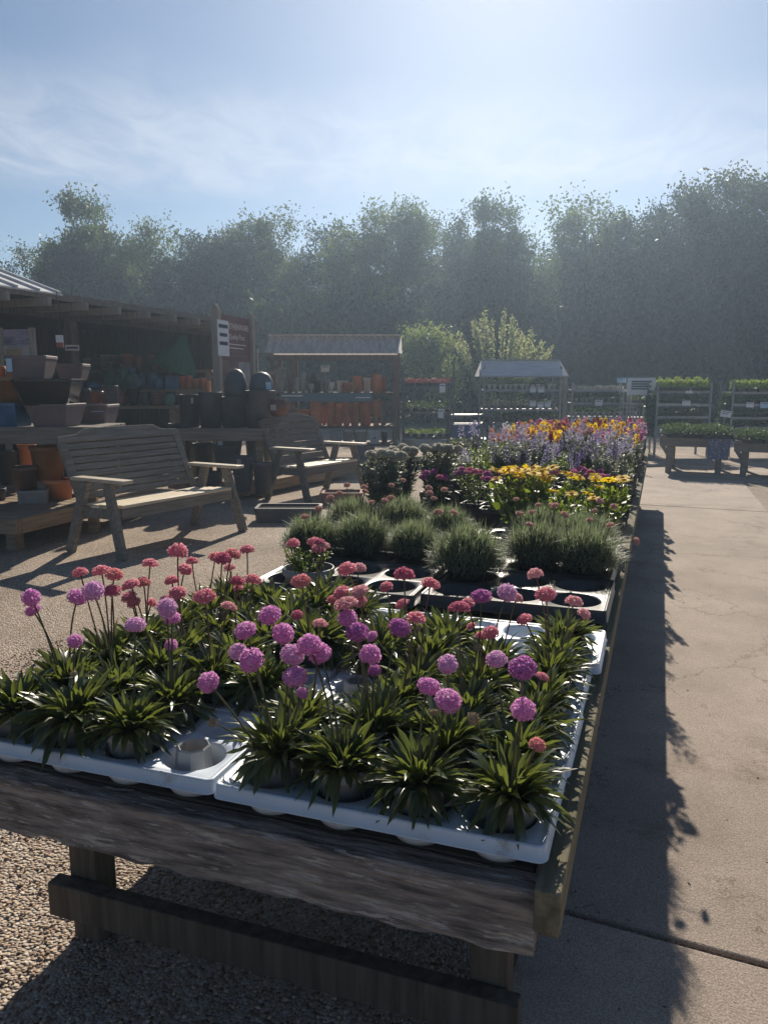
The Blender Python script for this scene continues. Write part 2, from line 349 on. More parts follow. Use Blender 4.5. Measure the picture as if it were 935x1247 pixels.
def floret_ball(rad, n, psz, zmin=-1.0, flat=1.0, g=rng, cup=.5):
    d = fib(n) + g.normal(0, .05, (n, 3)); d = unit(d); d = d[d[:, 2] > zmin]; n = len(d)
    r = g.normal(0, 1, (n, 3)); a = unit(np.cross(d, r)); b = np.cross(d, a)
    out = []
    jit = g.uniform(.84, 1.1, n)[:, None]
    for k in range(5):
        an = 2 * PI * k / 5
        u = a * math.cos(an) + b * math.sin(an); w = -a * math.sin(an) + b * math.cos(an)
        c = d * rad * jit
        s = psz * g.uniform(.65, 1.3, n)[:, None]
        p0 = c - d * s * .4; p1 = c + u * s * .7 + w * s * .5 + d * s * cup * .7; p2 = c + u * s * 1.15 + d * s * cup * g.uniform(.2, 1.2, n)[:, None]; p3 = c + u * s * .7 - w * s * .5 + d * s * cup * .7
        V = np.stack([p0, p1, p2, p3], 1).reshape(-1, 3); V[:, 2] *= flat
        out.append((V, np.arange(n * 4).reshape(n, 4)))
    # inner globe
    sp = fib(60); 
    m = MB(); m.lathe([(rad * .84 * math.sin(t), rad * .84 * max(zmin - .1, math.cos(t)) * flat) for t in np.linspace(PI - .15, .15, 9)], 12)
    V = np.array(m.v); F = np.array([f for f in m.f if len(f) == 4])
    out.append((V, F))
    return merge(out)

HEAD_M = [npmesh('purple_head', *floret_ball(1, 150 + 10 * k, .17, -.93, .95), PURP) for k in range(3)]
HEAD_P = [npmesh('pink_head', *floret_ball(1, 120 + 10 * k, .21, -.35, .85), PINK) for k in range(3)]
HEAD_B = npmesh('bud_head', *floret_ball(1, 40, .3, -.9, 1.1, cup=1.1), BUD)
HEAD_S = npmesh('pale_head', *floret_ball(1, 45, .32, -.3, .8), PALEP)
ROS = []
for k in range(8):
    parts = [arc_leaves(95, .075, .125, .0068, 78, 5, 68), arc_leaves(70, .06, .115, .0060, 84, 42, 50), arc_leaves(34, .07, .11, .0068, 10, -25, 45)]
    V_, F_ = merge(parts); r_ = np.hypot(V_[:, 0], V_[:, 1]); V_[:, 2] = np.maximum(V_[:, 2], np.interp(r_, [0, .050, .066, .085, .10, .12], [.012, .024, .016, -.022, -.030, -.055]))
    ROS.append(npmesh('thrift_foliage', V_, F_, LEAF, True))
def mound(nb, Rr, Hh, bl, w, g=rng):
    d = g.normal(0, 1, (nb, 3)); d[:, 2] = np.abs(d[:, 2]) * .95 + .02; d = unit(d)
    rr = g.uniform(.62, 1.0, nb) ** .6
    c = d * rr[:, None] * np.array([Rr, Rr, Hh]) * g.normal(1, .06, nb)[:, None]
    dr = unit(d + g.normal(0, .45, (nb, 3)) + np.array([0, 0, .35])); k = 4; t = np.linspace(0, 1, k)
    L = bl * g.uniform(.6, 1.35, nb)
    cv = g.normal(0, .35, (nb, 3))
    P = c[:, None] + dr[:, None] * (L[:, None] * (t - .5)[None])[..., None] + cv[:, None] * (L[:, None] * (t ** 2)[None])[..., None] * .5
    D = unit(np.gradient(P, axis=1)); S = side_of(D)
    Wd = np.interp(t, [0, .5, 1], [.7, 1, .1])[None] * (w * g.uniform(.7, 1.3, nb))[:, None]
    return ribbons(P, S, Wd)
MOUND = [npmesh('needle_mound', *mound(2600, .15, .15, .075, .0017), BUSH) for k in range(3)]
def stems_plant(ns, H, spread, leaf, nl, bare=.12, asp=.38, g=rng, top=.85, r0=.03):
    """upright leafy stems; returns foliage arrays and the stem tips"""
    parts = []; tips = []
    mb = MB()
    for i in range(ns):
        a = g.uniform(0, 2 * PI); rr = spread * math.sqrt(g.uniform(0.02, 1)); h = H * g.uniform(.78, 1.08)
        b = np.array([math.cos(a) * r0 * g.uniform(0, 1), math.sin(a) * r0 * g.uniform(0, 1), 0])
        tp = np.array([math.cos(a) * rr, math.sin(a) * rr, h])
        t = np.linspace(0, 1, 5)[:, None]
        path = b + (tp - b) * t; path[:, 0] += math.cos(a) * rr * .15 * np.sin(t[:, 0] * PI); path[:, 1] += math.sin(a) * rr * .15 * np.sin(t[:, 0] * PI)
        mb.tube(path, [.003, .0028, .0025, .002, .0015], 4)
        tips.append(tp)
        q = g.uniform(bare, top, nl)
        c = np.stack([np.interp(q, t[:, 0], path[:, j]) for j in range(3)], -1)
        az = g.uniform(0, 2 * PI, nl); el = g.normal(.35, .4, nl)
        u = np.stack([np.cos(az) * np.cos(el), np.sin(az) * np.cos(el), np.sin(el)], -1)
        s = (leaf * g.uniform(.5, 1.2, nl) * (1.15 - .55 * q))[:, None]
        v = unit(np.cross(u, g.normal(0, .5, (nl, 3)) + np.array([0, 0, 1])))
        nn = np.cross(u, v)
        V = np.stack([c, c + u * s * .5 + v * s * asp * .5 + nn * s * .1, c + u * s - nn * s * .12, c + u * s * .5 - v * s * asp * .5 + nn * s * .1], 1).reshape(-1, 3)
        parts.append((V, np.arange(nl * 4).reshape(nl, 4)))
    V = np.array(mb.v); F = np.array([f for f in mb.f])
    parts.append((V, F))
    return merge(parts), tips
def spike(L, rad, n, psz, taper=.8, g=rng):
    z = g.uniform(0, 1, n); a = g.uniform(0, 2 * PI, n); r = rad * (1 - taper * z) * g.uniform(.5, 1.1, n)
    c = np.stack([np.cos(a) * r, np.sin(a) * r, z * L], -1)
    return merge([diamonds(c, psz, g, asp=.8), diamonds(c * np.array([.8, .8, 1]), psz, g, asp=.7)])
def daisy(rad, n=14, g=rng):
    out = []
    for ring, (rr, zz) in enumerate(((1, 0), (.85, .1))):
        a = np.arange(n) * 2 * PI / n + ring * PI / n + g.normal(0, .08, n)
        u = np.stack([np.cos(a), np.sin(a), g.normal(-.02 + zz, .12, n)], -1); v = np.stack([-np.sin(a), np.cos(a), 0 * a], -1)
        c = np.tile(np.array([[0, 0, zz * .12]]), (n, 1)) * rad
        V = np.stack([c + u * rad * .15, c + u * rad * .65 * rr + v * rad * .17, c + u * rad * rr, c + u * rad * .65 * rr - v * rad * .17], 1).reshape(-1, 3)
        out.append((V, np.arange(n * 4).reshape(n, 4)))
    return merge(out)
DAISY = [npmesh('daisy_petals', *daisy(1), YEL) for _ in range(3)]
_m = MB(); _m.lathe([(.28, 0), (.26, .12), (.15, .22), (.02, .25)], 10); CONEM = _m.mesh('daisy_centre', CONE, True)

def pot_round(r, h, rb=None, rim=.012, lip=.01, n=28, soil=True):
    rb = rb or r * .76; t = max(.004, r * .07)
    p = [(rb, 0), (r - lip - (r - rb) * rim * 2 / h, h - rim * 2), (r - lip * .1, h - rim * 2 + .001), (r, h - rim * 2 + .004), (r, h - .003), (r - .003, h), (r - t, h), (r - t * 1.2, h - .004), ((rb + r) / 2 - t, h * .55)]
    return MB().lathe(p, n, capb=True, capt=True)
def belly(r, h, prof, n=28):
    p = [(r * a, h * b) for a, b in prof] + [(r * prof[-1][0] * .86, h), (r * prof[-1][0] * .8, h * .86)]
    return MB().lathe(p, n)
JAR = [(.55, 0), (.8, .2), (1, .5), (.95, .75), (.72, .92), (.8, 1)]
BALL = [(.5, 0), (.85, .22), (1, .5), (.9, .78), (.68, .95), (.72, 1)]
EGG = [(.6, 0), (.72, .3), (.9, .7), (1, .94), (1.04, 1)]
URN = [(.5, 0), (.5, .06), (.28, .14), (.3, .25), (.75, .5), (.85, .75), (.8, .9), (1, 1)]
def pot_square(w, h, wb=None, d=None, db=None, t=None, rim=.03):
    wb = wb or w * .74; d = d or w; db = db or d * .74; t = t or w * .07
    def ring(a, b, z, c=.02):
        x, y = a / 2, b / 2; c *= a * 2
        return [(-x + c, -y, z), (x - c, -y, z), (x, -y + c, z), (x, y - c, z), (x - c, y, z), (-x + c, y, z), (-x, y - c, z), (-x, -y + c, z)]
    m = MB()
    m.loft([ring(wb, db, 0), ring(w * .975, d * .975, h - rim), ring(w, d, h - rim + .003), ring(w, d, h - .004), ring(w - .008, d - .008, h), ring(w - 2 * t, d - 2 * t, h), ring(w - 2.2 * t, d - 2.2 * t, h * .6)])
    return m

# ------------------------------------------------------------------ world, sun, camera
def setup():
    w = bpy.data.worlds.new('World'); SC.world = w; w.use_nodes = True
    nt = w.node_tree; N = nt.nodes; L = nt.links; bg = N['Background']
    sky = N.new('ShaderNodeTexSky'); sky.sky_type = 'NISHITA'; sky.sun_disc = False
    EL, AZ = R(31), YAW_SUN
    sky.sun_elevation = EL; sky.sun_rotation = AZ
    sky.altitude = 60; sky.air_density = 1.0; sky.dust_density = .5; sky.ozone_density = 4.5
    tc = N.new('ShaderNodeTexCoord'); mp = N.new('ShaderNodeMapping'); mp.inputs['Rotation'].default_value = (0, 0, -YAW)
    L.new(tc.outputs['Generated'], mp.inputs['Vector'])
    sx = N.new('ShaderNodeSeparateXYZ'); L.new(mp.outputs[0], sx.inputs[0])
    def math_(op, a, b=None, c=None):
        n = N.new('ShaderNodeMath'); n.operation = op
        for i, q in enumerate((a, b, c)):
            if q is None: continue
            if isinstance(q, (int, float)): n.inputs[i].default_value = q
            else: L.new(q, n.inputs[i])
        return n.outputs[0]
    # cirrus plane: project the direction on a high flat layer
    zc = math_('MAXIMUM', sx.outputs[2], .03)
    px = math_('DIVIDE', sx.outputs[0], zc); py = math_('DIVIDE', sx.outputs[1], zc)
    cb = N.new('ShaderNodeCombineXYZ'); L.new(px, cb.inputs[0]); L.new(py, cb.inputs[1])
    m2 = N.new('ShaderNodeMapping'); m2.inputs['Scale'].default_value = (1.5, .8, 1); m2.inputs['Rotation'].default_value = (0, 0, R(-24)); L.new(cb.outputs[0], m2.inputs[0])
    n1 = N.new('ShaderNodeTexNoise'); n1.inputs['Scale'].default_value = 2.3; n1.inputs['Detail'].default_value = 9; n1.inputs['Roughness'].default_value = .6; n1.inputs['Distortion'].default_value = .6; L.new(m2.outputs[0], n1.inputs[0])
    m3 = N.new('ShaderNodeMapping'); m3.inputs['Scale'].default_value = (.55, .25, 1); m3.inputs['Location'].default_value = (1.7, .4, 0); L.new(cb.outputs[0], m3.inputs[0])
    n2 = N.new('ShaderNodeTexNoise'); n2.inputs['Scale'].default_value = .9; n2.inputs['Detail'].default_value = 4; L.new(m3.outputs[0], n2.inputs[0])
    # the streak runs across the sky about 15 degrees up
    tilt = math_('MULTIPLY_ADD', px, -.075, py)
    def smooth(v, a, b):
        n = N.new('ShaderNodeMapRange'); n.interpolation_type = 'SMOOTHSTEP'; n.inputs['From Min'].default_value = a; n.inputs['From Max'].default_value = b; L.new(v, n.inputs[0]); return n.outputs[0]
    warp = math_('MULTIPLY_ADD', math_('SUBTRACT', n2.outputs[0], .5), 1.6, tilt)
    band = math_('MULTIPLY', smooth(warp, 2.5, 3.3), math_('SUBTRACT', 1.0, smooth(warp, 3.7, 4.6)))
    wisp = smooth(n1.outputs[0], .25, .75)
    dens = math_('MULTIPLY', band, math_('MULTIPLY_ADD', wisp, .8, .3))
    veil = math_('MULTIPLY', smooth(n2.outputs[0], .35, .75), .05)
    dens = math_('MINIMUM', math_('ADD', dens, veil), 1.0)
    mx = N.new('ShaderNodeMix'); mx.data_type = 'RGBA'
    L.new(math_('MULTIPLY', dens, .5), mx.inputs[0]); L.new(sky.outputs[0], mx.inputs[6]); mx.inputs[7].default_value = (*CLOUDC, 1)
    L.new(mx.outputs[2], bg.inputs['Color']); bg.inputs['Strength'].default_value = SKYS
    sl = bpy.data.lights.new('sun', 'SUN'); sl.energy = SUNE; sl.angle = R(.53); sl.color = (1, .90, .76)
    so = bpy.data.objects.new('sun', sl); COL.objects.link(so)
    d = Vector((math.sin(AZ) * math.cos(EL), math.cos(AZ) * math.cos(EL), math.sin(EL)))
    so.rotation_euler = d.to_track_quat('Z', 'Y').to_euler(); so.location = d * 60
    cd = bpy.data.cameras.new('camera'); co = bpy.data.objects.new('camera', cd); COL.objects.link(co)
    co.location = (0, 0, CAMH); co.rotation_euler = (R(90) - PITCH, 0, YAW)
    cd.sensor_fit = 'VERTICAL'; cd.sensor_height = 24; cd.lens = 24 * FPX / 1247; cd.clip_end = 600; cd.clip_start = .02
    SC.camera = co
    v = SC.view_settings; v.view_transform = 'Standard'; v.look = 'None'; v.gamma = 1; v.use_curve_mapping = False; v.exposure = EXPO
YAW_SUN = R(-11.3); SKYS = .0525; SUNE = 5.0; EXPO = .38; CLOUDC = (11, 11.3, 12.2); HAZE = .0034
setup()
SC.cycles.max_bounces = 7; SC.cycles.transparent_max_bounces = 8; SC.cycles.volume_bounces = 0

def haze():
    m = bpy.data.materials.new('haze air'); m.use_nodes = True; nt = m.node_tree
    for n in list(nt.nodes): nt.nodes.remove(n)
    o = nt.nodes.new('ShaderNodeOutputMaterial'); p = nt.nodes.new('ShaderNodeVolumePrincipled')
    p.inputs['Color'].default_value = (.58, .77, 1.0, 1); p.inputs['Density'].default_value = HAZE; p.inputs['Anisotropy'].default_value = .6
    nt.links.new(p.outputs[0], o.inputs['Volume'])
    tag(MB().box(-70, 70, -70, 70, -1, 12.5).build('haze', m), 'pale blue sunlit air between the table and the trees', kind='stuff')
haze()

# ------------------------------------------------------------------ ground
def ground():
    tag(MB().box(-65, 65, -65, 65, -.3, 0).build('ground', GRAVEL), 'brown pea gravel yard surface', kind='structure')
    # the concrete path, cast in bays with open joints
    xl, xr = -.26, 1.17
    ys = [-2.2, 1.86, 9.3, 12.05]
    for a, b in zip(ys[:-1], ys[1:]):
        m = MB(); n = 16
        sk = .05
        poly = []
        l0, r0 = xl, xr
        vs = [(l0, a + sk + .010, .012), (r0, a - sk + .010, .012), (r0 + (.0 if b < 12 else 0), b - sk - .010, .012), (l0, b + sk - .010, .012)]
        lo = [(x, y, -.05) for x, y, z in vs]
        m.add(vs + lo, [(0, 1, 2, 3), (0, 4, 5, 1), (1, 5, 6, 2), (2, 6, 7, 3), (3, 7, 4, 0)])
        tag(m.build('path', CONC, bevel=.006), 'pale brown concrete bay of the path beside the flower table', kind='structure')
    m = MB()
    vs = [(-.05, 12.12, .008), (1.16, 12.02, .008), (4.5, 12.6, .008), (5, 14.4, .008), (.6, 14.2, .008), (-.4, 13.4, .008)]
    m.add(vs + [(x, y, -.05) for x, y, z in vs], [tuple(range(6))] + [(i, i + 6, (i + 1) % 6 + 6, (i + 1) % 6) for i in range(6)])
    tag(m.build('path', CONC), 'concrete apron under the far herb tables', kind='structure')
    # loose stones lying on the yard close to the camera
    g = np.random.default_rng(3)
    n = 16000
    x = g.uniform(-3.1, -.22, n); y = 1.0 + 2.6 * g.uniform(0, 1, n) ** 1.3 - .35
    s = g.uniform(.002, .006, n)
    ico = np.array([(0, 0, 1), (.894, 0, .447), (.276, .851, .447), (-.724, .526, .447), (-.724, -.526, .447), (.276, -.851, .447), (.724, .526, -.447), (-.276, .851, -.447), (-.894, 0, -.447), (-.276, -.851, -.447), (.724, -.526, -.447), (0, 0, -1)])
    fi = np.array([(0, 1, 2), (0, 2, 3), (0, 3, 4), (0, 4, 5), (0, 5, 1), (1, 6, 2), (2, 7, 3), (3, 8, 4), (4, 9, 5), (5, 10, 1), (6, 7, 2), (7, 8, 3), (8, 9, 4), (9, 10, 5), (10, 6, 1), (11, 7, 6), (11, 8, 7), (11, 9, 8), (11, 10, 9), (11, 6, 10)])
    V = ico[None] * g.uniform(.65, 1.25, (n, 1, 3)) * np.array([1, 1, .7]) * s[:, None, None] * g.uniform(.85, 1.15, (n, 12, 1))
    V = V + np.stack([x, y, s * .45], -1)[:, None]
    F = fi[None] + (np.arange(n) * 12)[:, None, None]
    o = ob('loose_gravel', npmesh('loose_gravel', V.reshape(-1, 3), F.reshape(-1, 3), PEBB, True)); tag(o, 'loose brown and buff pebbles scattered under the table', kind='stuff')
def litter():
    # dry leaf scraps, petals and soil crumbs along the path edge
    g = np.random.default_rng(8); n = 420
    x = np.where(g.uniform(0, 1, n) < .6, -.22 + np.abs(g.normal(0, .22, n)), g.uniform(-.2, 1.15, n)); y = g.uniform(1.2, 11.5, n) ** 1.0
    c = np.stack([x, y, np.full(n, .0165)], -1); a = g.uniform(0, 2 * PI, n); s = g.uniform(.003, .009, n)
    u = np.stack([np.cos(a), np.sin(a), g.uniform(-.1, .35, n)], -1) * s[:, None]; v = np.stack([-np.sin(a), np.cos(a), g.uniform(-.2, .2, n)], -1) * (s * .45)[:, None]
    V = np.stack([c - u, c + v, c + u, c - v], 1); V[..., 2] = np.maximum(V[..., 2], .0135)
    tag(ob('leaf_litter', npmesh('leaf_litter', V.reshape(-1, 3), np.arange(n * 4).reshape(n, 4), M('dry leaf scrap', (.16, .11, .07), .8, .4, 9, bump=0, isl=.6))), 'dry leaf scraps and crumbs along the path', kind='stuff')
ground(); litter()

# ------------------------------------------------------------------ flower display table
XL, XR, YF, YB = -1.46, -.125, 1.135, 9.75
def table():
    t = empty('display_table', (-.79, 1.4, 0), 0, 'long weathered timber flower table with a thick plank across its near end', 'display table')
    o = Vector((-.79, 1.4, 0))
    def B(name, mat, x0, x1, y0, y1, z0, z1, bv=.004):
        return MB().box(x0 - o.x, x1 - o.x, y0 - o.y, y1 - o.y, z0, z1).build(name, mat, t, bevel=bv)
    # end plank with a slightly wavy, chewed lower edge
    m = MB(); n = 34; rings = []
    for i in range(n + 1):
        x = XL + (XR - .022 - XL) * i / n
        j = .004 * math.sin(i * 1.7) + rnd.uniform(-.003, .003); k = rnd.uniform(-.002, .002)
        rings.append([(x - o.x, YF - o.y + k, .474 + j), (x - o.x, YF + .05 - o.y, .474 + j), (x - o.x, YF + .05 - o.y, .592 + k), (x - o.x, YF + .006 - o.y, .592 + k), (x - o.x, YF - o.y + k, .586 + k)])
    m.loft(rings).build('end_plank', PLANK, t, fix=True)
    B('side_rail', RAIL, XR - .020, XR + .022, YF - .03, YB, .545, .620)
    B('side_board', RAIL, XR - .020, XR + .012, YF + .056, YB, .475, .543)
    B('side_rail', RAIL, XL - .033, XL - .002, YF - .002, YB, .49, .628)
    B('end_rail', PLANK, XL, XR - .032, YB - .05, YB - .003, .49, .62)
    m = MB()
    y = YF + .056
    while y < YB - .16:
        m.box(XL + .003 - o.x, XR - .032 - o.x, y - o.y, y + .115 - o.y, .578, .596); y += .125
    m.build('deck', DECKW, t)
    for yy in (1.40, 4.1, 6.8, 9.4):
        for xx in (-1.30, -.27):
            B('leg', LEGW, xx - .04, xx + .04, yy, yy + .075, 0, .576)
        B('stretcher', LEGW, -1.37, -.2, yy - .047, yy - .003, .088, .178)
        B('bearer', LEGW, -1.44, -.16, yy + .08, yy + .13, .50, .576)
table()

# ------------------------------------------------------------------ plug trays
def tray_mesh(nx, ny, cw, cd, hr, depth, lip, mg=.02, mat=WTRAY):
    m = MB(); w, d = nx * cw / 2, ny * cd / 2
    hw, hd = cw / 2, cd / 2
    base = [2 * PI * k / 36 for k in range(36)]; ca = math.atan2(hd, hw)
    ang = sorted(set(round(a, 5) for a in base + [ca, PI - ca, PI + ca, 2 * PI - ca]))
    for i in range(nx):
        for j in range(ny):
            cx, cy = -w + (i + .5) * cw, -d + (j + .5) * cd
            sq = []; ci = []
            for a in ang:
                c, s = math.cos(a), math.sin(a); k = min(hw / max(1e-6, abs(c)), hd / max(1e-6, abs(s)))
                sq.append((cx + c * k, cy + s * k, 0)); ci.append((cx + c * hr, cy + s * hr, 0))
            ring = lambda q, z: [(cx + (x - cx) * q, cy + (y - cy) * q, z) for x, y, _ in ci]
            m.loft([sq, [(x, y, .0015) for x, y, _ in ring(1.03, 0)], ring(.985, -.004), ring(.9, -depth * .8), ring(.8, -depth)], True, False, True)
    def rr(off, z):
        p = []
        for q, (sx, sy) in enumerate(((1, 1), (-1, 1), (-1, -1), (1, -1))):
            for e in range(7):
                a = PI / 2 * q + PI / 2 * e / 6
                p.append((sx * w + off * math.cos(a), sy * d + off * math.sin(a), z))
        return p
    m.loft([rr(0.0, 0), rr(mg * .55, .001), rr(mg * .8, .005), rr(mg, .0), rr(mg * 1.08, -lip), rr(mg * 1.3, -lip - .001), rr(mg * 1.3, -lip - .003)], True, False, False)
    return m.mesh('tray', mat, True)
WT = tray_mesh(4, 2, .145, .1375, .061, .060, .020, .014, WTRAY)
BT = tray_mesh(3, 2, .195, .195, .085, .075, .032, .014, BTRAY)
ordn = 'first second third fourth fifth sixth seventh eighth ninth tenth eleventh twelfth thirteenth fourteenth'.split()
rowY = [1.295, 1.585, 1.875, 2.165]
for r, y in enumerate(rowY):
    for side, x in (('path', -.437), ('bench', -1.058)):
        o = ob('plant_tray', WT, None, (x + rnd.uniform(-.003, .003), y, .664), (0, 0, R(rnd.uniform(-.8, .8))))
        if side == 'path' and r == 3: o.location.x += .02
        tag(o, f'white plastic plant tray, {ordn[r]} from the end plank on the {side} side of the table', 'plant tray', 'white plant trays')
BTR = [(-.43, 2.64), (-1.06, 2.60), (-.44, 3.07), (-1.07, 3.03), (-.45, 3.50), (-1.08, 3.46)]
for i, (x, y) in enumerate(BTR):
    o = ob('plant_tray', BT, None, (x, y, .690), (0, 0, R(rnd.uniform(-1.2, 1.2))))
    tag(o, f'black six hole plant tray, {ordn[i // 2]} black row, on the {"path" if i % 2 == 0 else "bench"} side of the table', 'plant tray', 'black plant trays')

# ------------------------------------------------------------------ thrift plants
cells = []
for ci, xs in (('R', (-.213, -.36, -.51, -.655)), ('L', (-.84, -.985, -1.13, -1.275))):
    for r, y in enumerate((1.227, 1.365, 1.517, 1.654, 1.807, 1.944, 2.097, 2.234)):
        for c, x in enumerate(xs): cells.append((ci, r, c, x, y))
EMPTY = {('L', 0, 0), ('L', 1, 0), ('R', 2, 3), ('R', 3, 3), ('R', 6, 1), ('R', 6, 2), ('R', 6, 3), ('R', 7, 1), ('R', 7, 2), ('R', 7, 3), ('R', 7, 0), ('L', 7, 3), ('L', 7, 2), ('R', 5, 1), ('L', 3, 0), ('L', 7, 0)}
OCT = MB().lathe([(.042, 0), (.034, .075), (.031, .078), (.028, .075), (.03, .03)], 8).mesh('octagonal_pot', GPOT)
TPOT = pot_round(.053, .095, .041, .009, .004).mesh('thrift_pot', GPOT, True)
TSOIL = MB().lathe([(.047, .075), (.03, .084), (.001, .086)], 20).mesh('potting_soil', SOIL, True)
PL = [c for c in cells if c[:3] not in EMPTY]
HEADS = """m,-1.326,1.335,0.906,0.0207,27;m,-1.351,1.362,0.87,0.0163,27;m,-1.233,1.368,0.908,0.0207,27;m,-1.167,1.353,0.931,0.022,26;m,-1.161,1.274,0.843,0.0159,23;m,-0.99,1.259,0.9,0.0202,22;m,-0.977,1.352,0.911,0.0213,25;m,-1.013,1.417,0.867,0.0186,25;m,-1.023,1.424,0.802,0.0141,25;m,-0.75,1.163,0.848,0.0197,3;m,-0.718,1.339,0.926,0.0216,7;m,-0.724,1.25,0.921,0.0197,3;m,-0.674,1.308,0.903,0.0211,7;m,-0.736,1.239,0.883,0.0158,3;m,-0.662,1.161,0.901,0.0214,3;m,-0.624,1.237,0.889,0.02,3;m,-0.582,1.235,0.914,0.0205,2;m,-0.571,1.256,0.891,0.02,2;m,-0.6,1.198,0.865,0.0209,3;m,-0.62,1.267,0.807,0.0111,3;m,-0.362,1.678,0.909,0.0207,12;m,-0.572,1.39,0.921,0.0183,6;m,-0.53,1.339,0.911,0.0208,6;m,-0.607,1.637,0.805,0.0136,13;m,-0.47,1.403,0.907,0.0205,6;m,-0.48,1.268,0.896,0.0197,2;m,-0.53,1.428,0.804,0.0128,6;m,-0.343,1.314,0.881,0.0189,5;m,-0.307,1.679,0.922,0.0214,12;m,-0.262,1.365,0.88,0.0192,4;m,-0.186,1.186,0.937,0.0225,0;m,-0.355,1.222,0.87,0.0186,1;m,-0.313,1.192,0.862,0.0208,1;m,-0.183,1.176,0.874,0.0192,0;p,-1.354,1.522,0.93,0.0186,31;p,-1.317,1.557,0.93,0.0209,31;p,-1.247,1.518,0.935,0.0213,31;p,-1.238,1.494,0.901,0.0201,31;p,-1.195,1.512,0.916,0.0201,30;p,-1.265,1.653,0.881,0.0185,34;p,-1.287,1.716,0.916,0.0202,34;p,-1.274,1.602,0.855,0.0181,34;p,-1.261,1.604,0.84,0.016,34;p,-1.278,1.701,0.81,0.0146,34;p,-1.169,1.618,0.854,0.0169,33;p,-1.125,1.613,0.984,0.0238,33;p,-1.315,1.955,0.867,0.0175,42;p,-1.232,1.795,0.885,0.0196,38;p,-1.194,1.679,0.885,0.0185,33;p,-1.121,1.597,0.88,0.0186,33;p,-0.958,1.468,0.921,0.0225,29;p,-1.227,1.948,0.89,0.0196,42;p,-1.093,1.767,0.934,0.0222,37;p,-1.088,1.813,0.938,0.0215,37;p,-1.12,1.948,0.92,0.0205,41;p,-1.197,1.974,0.853,0.0161,41;p,-1.01,1.703,0.893,0.0181,32;p,-1.149,1.939,0.803,0.0134,41;p,-0.962,1.7,0.902,0.019,32;p,-0.945,1.551,0.875,0.0177,29;p,-0.847,1.741,0.9,0.0232,35;p,-0.649,1.424,0.902,0.0147,7;p,-0.86,1.741,0.807,0.0149,35;p,-0.986,2.166,0.907,0.0194,44;p,-0.975,2.168,0.899,0.0194,44;p,-0.729,1.767,0.934,0.022,17;p,-0.814,2.069,0.863,0.0182,43;p,-0.549,1.684,0.954,0.0223,13;p,-0.489,1.702,0.933,0.0214,13;p,-0.678,1.922,0.854,0.0168,20;p,-0.74,1.753,0.876,0.0209,17;p,-0.69,1.751,0.884,0.0207,17;p,-0.579,1.395,0.961,0.0208,6;p,-0.691,1.746,0.861,0.0186,17;p,-0.831,1.902,0.808,0.0148,39;p,-0.587,1.782,0.853,0.0166,16;p,-0.471,1.53,0.901,0.0195,10;p,-0.385,1.565,0.924,0.0204,9;p,-0.418,1.781,0.871,0.0181,15;p,-0.415,1.813,0.803,0.0113,15;p,-0.358,1.686,0.825,0.0152,12;p,-0.329,1.637,0.852,0.0165,12;p,-0.283,1.965,0.912,0.0192,18;p,-0.227,1.75,0.92,0.0209,14;p,-0.169,1.829,0.886,0.0187,14;p,-0.153,1.932,0.827,0.0166,18;p,-0.28,1.782,0.844,0.0167,14;p,-0.31,1.842,0.878,0.0162,15;p,-0.198,1.525,0.807,0.0101,8;p,-0.162,1.215,0.809,0.0096,0;b,-0.344,1.565,0.839,0.0071,9;b,-0.49,1.602,0.856,0.0074,13;b,-0.488,1.614,0.801,0.0066,13;b,-0.261,1.168,0.86,0.0087,0;b,-0.354,1.256,0.819,0.0066,1;b,-0.726,1.121,0.801,0.0066,3;b,-1.118,1.219,0.806,0.006,23"""
hd = {}
for q in HEADS.split(';'):
    f = q.split(','); hd.setdefault(int(f[5]), []).append((f[0], float(f[1]), float(f[2]), float(f[3]), float(f[4])))
STEMC = {}
PMAT = [PURP, PURP, PURP, petal('paler purple petals', (.76, .48, .70)), petal('deep magenta petals', (.56, .22, .50))]
KMAT = [PINK, PINK, PINK, petal('faded pink petals', (.80, .48, .50)), petal('deep pink petals', (.66, .22, .32)), petal('coral pink petals', (.80, .36, .36))]
numw = 'no one two three four five six seven eight nine ten'.split()
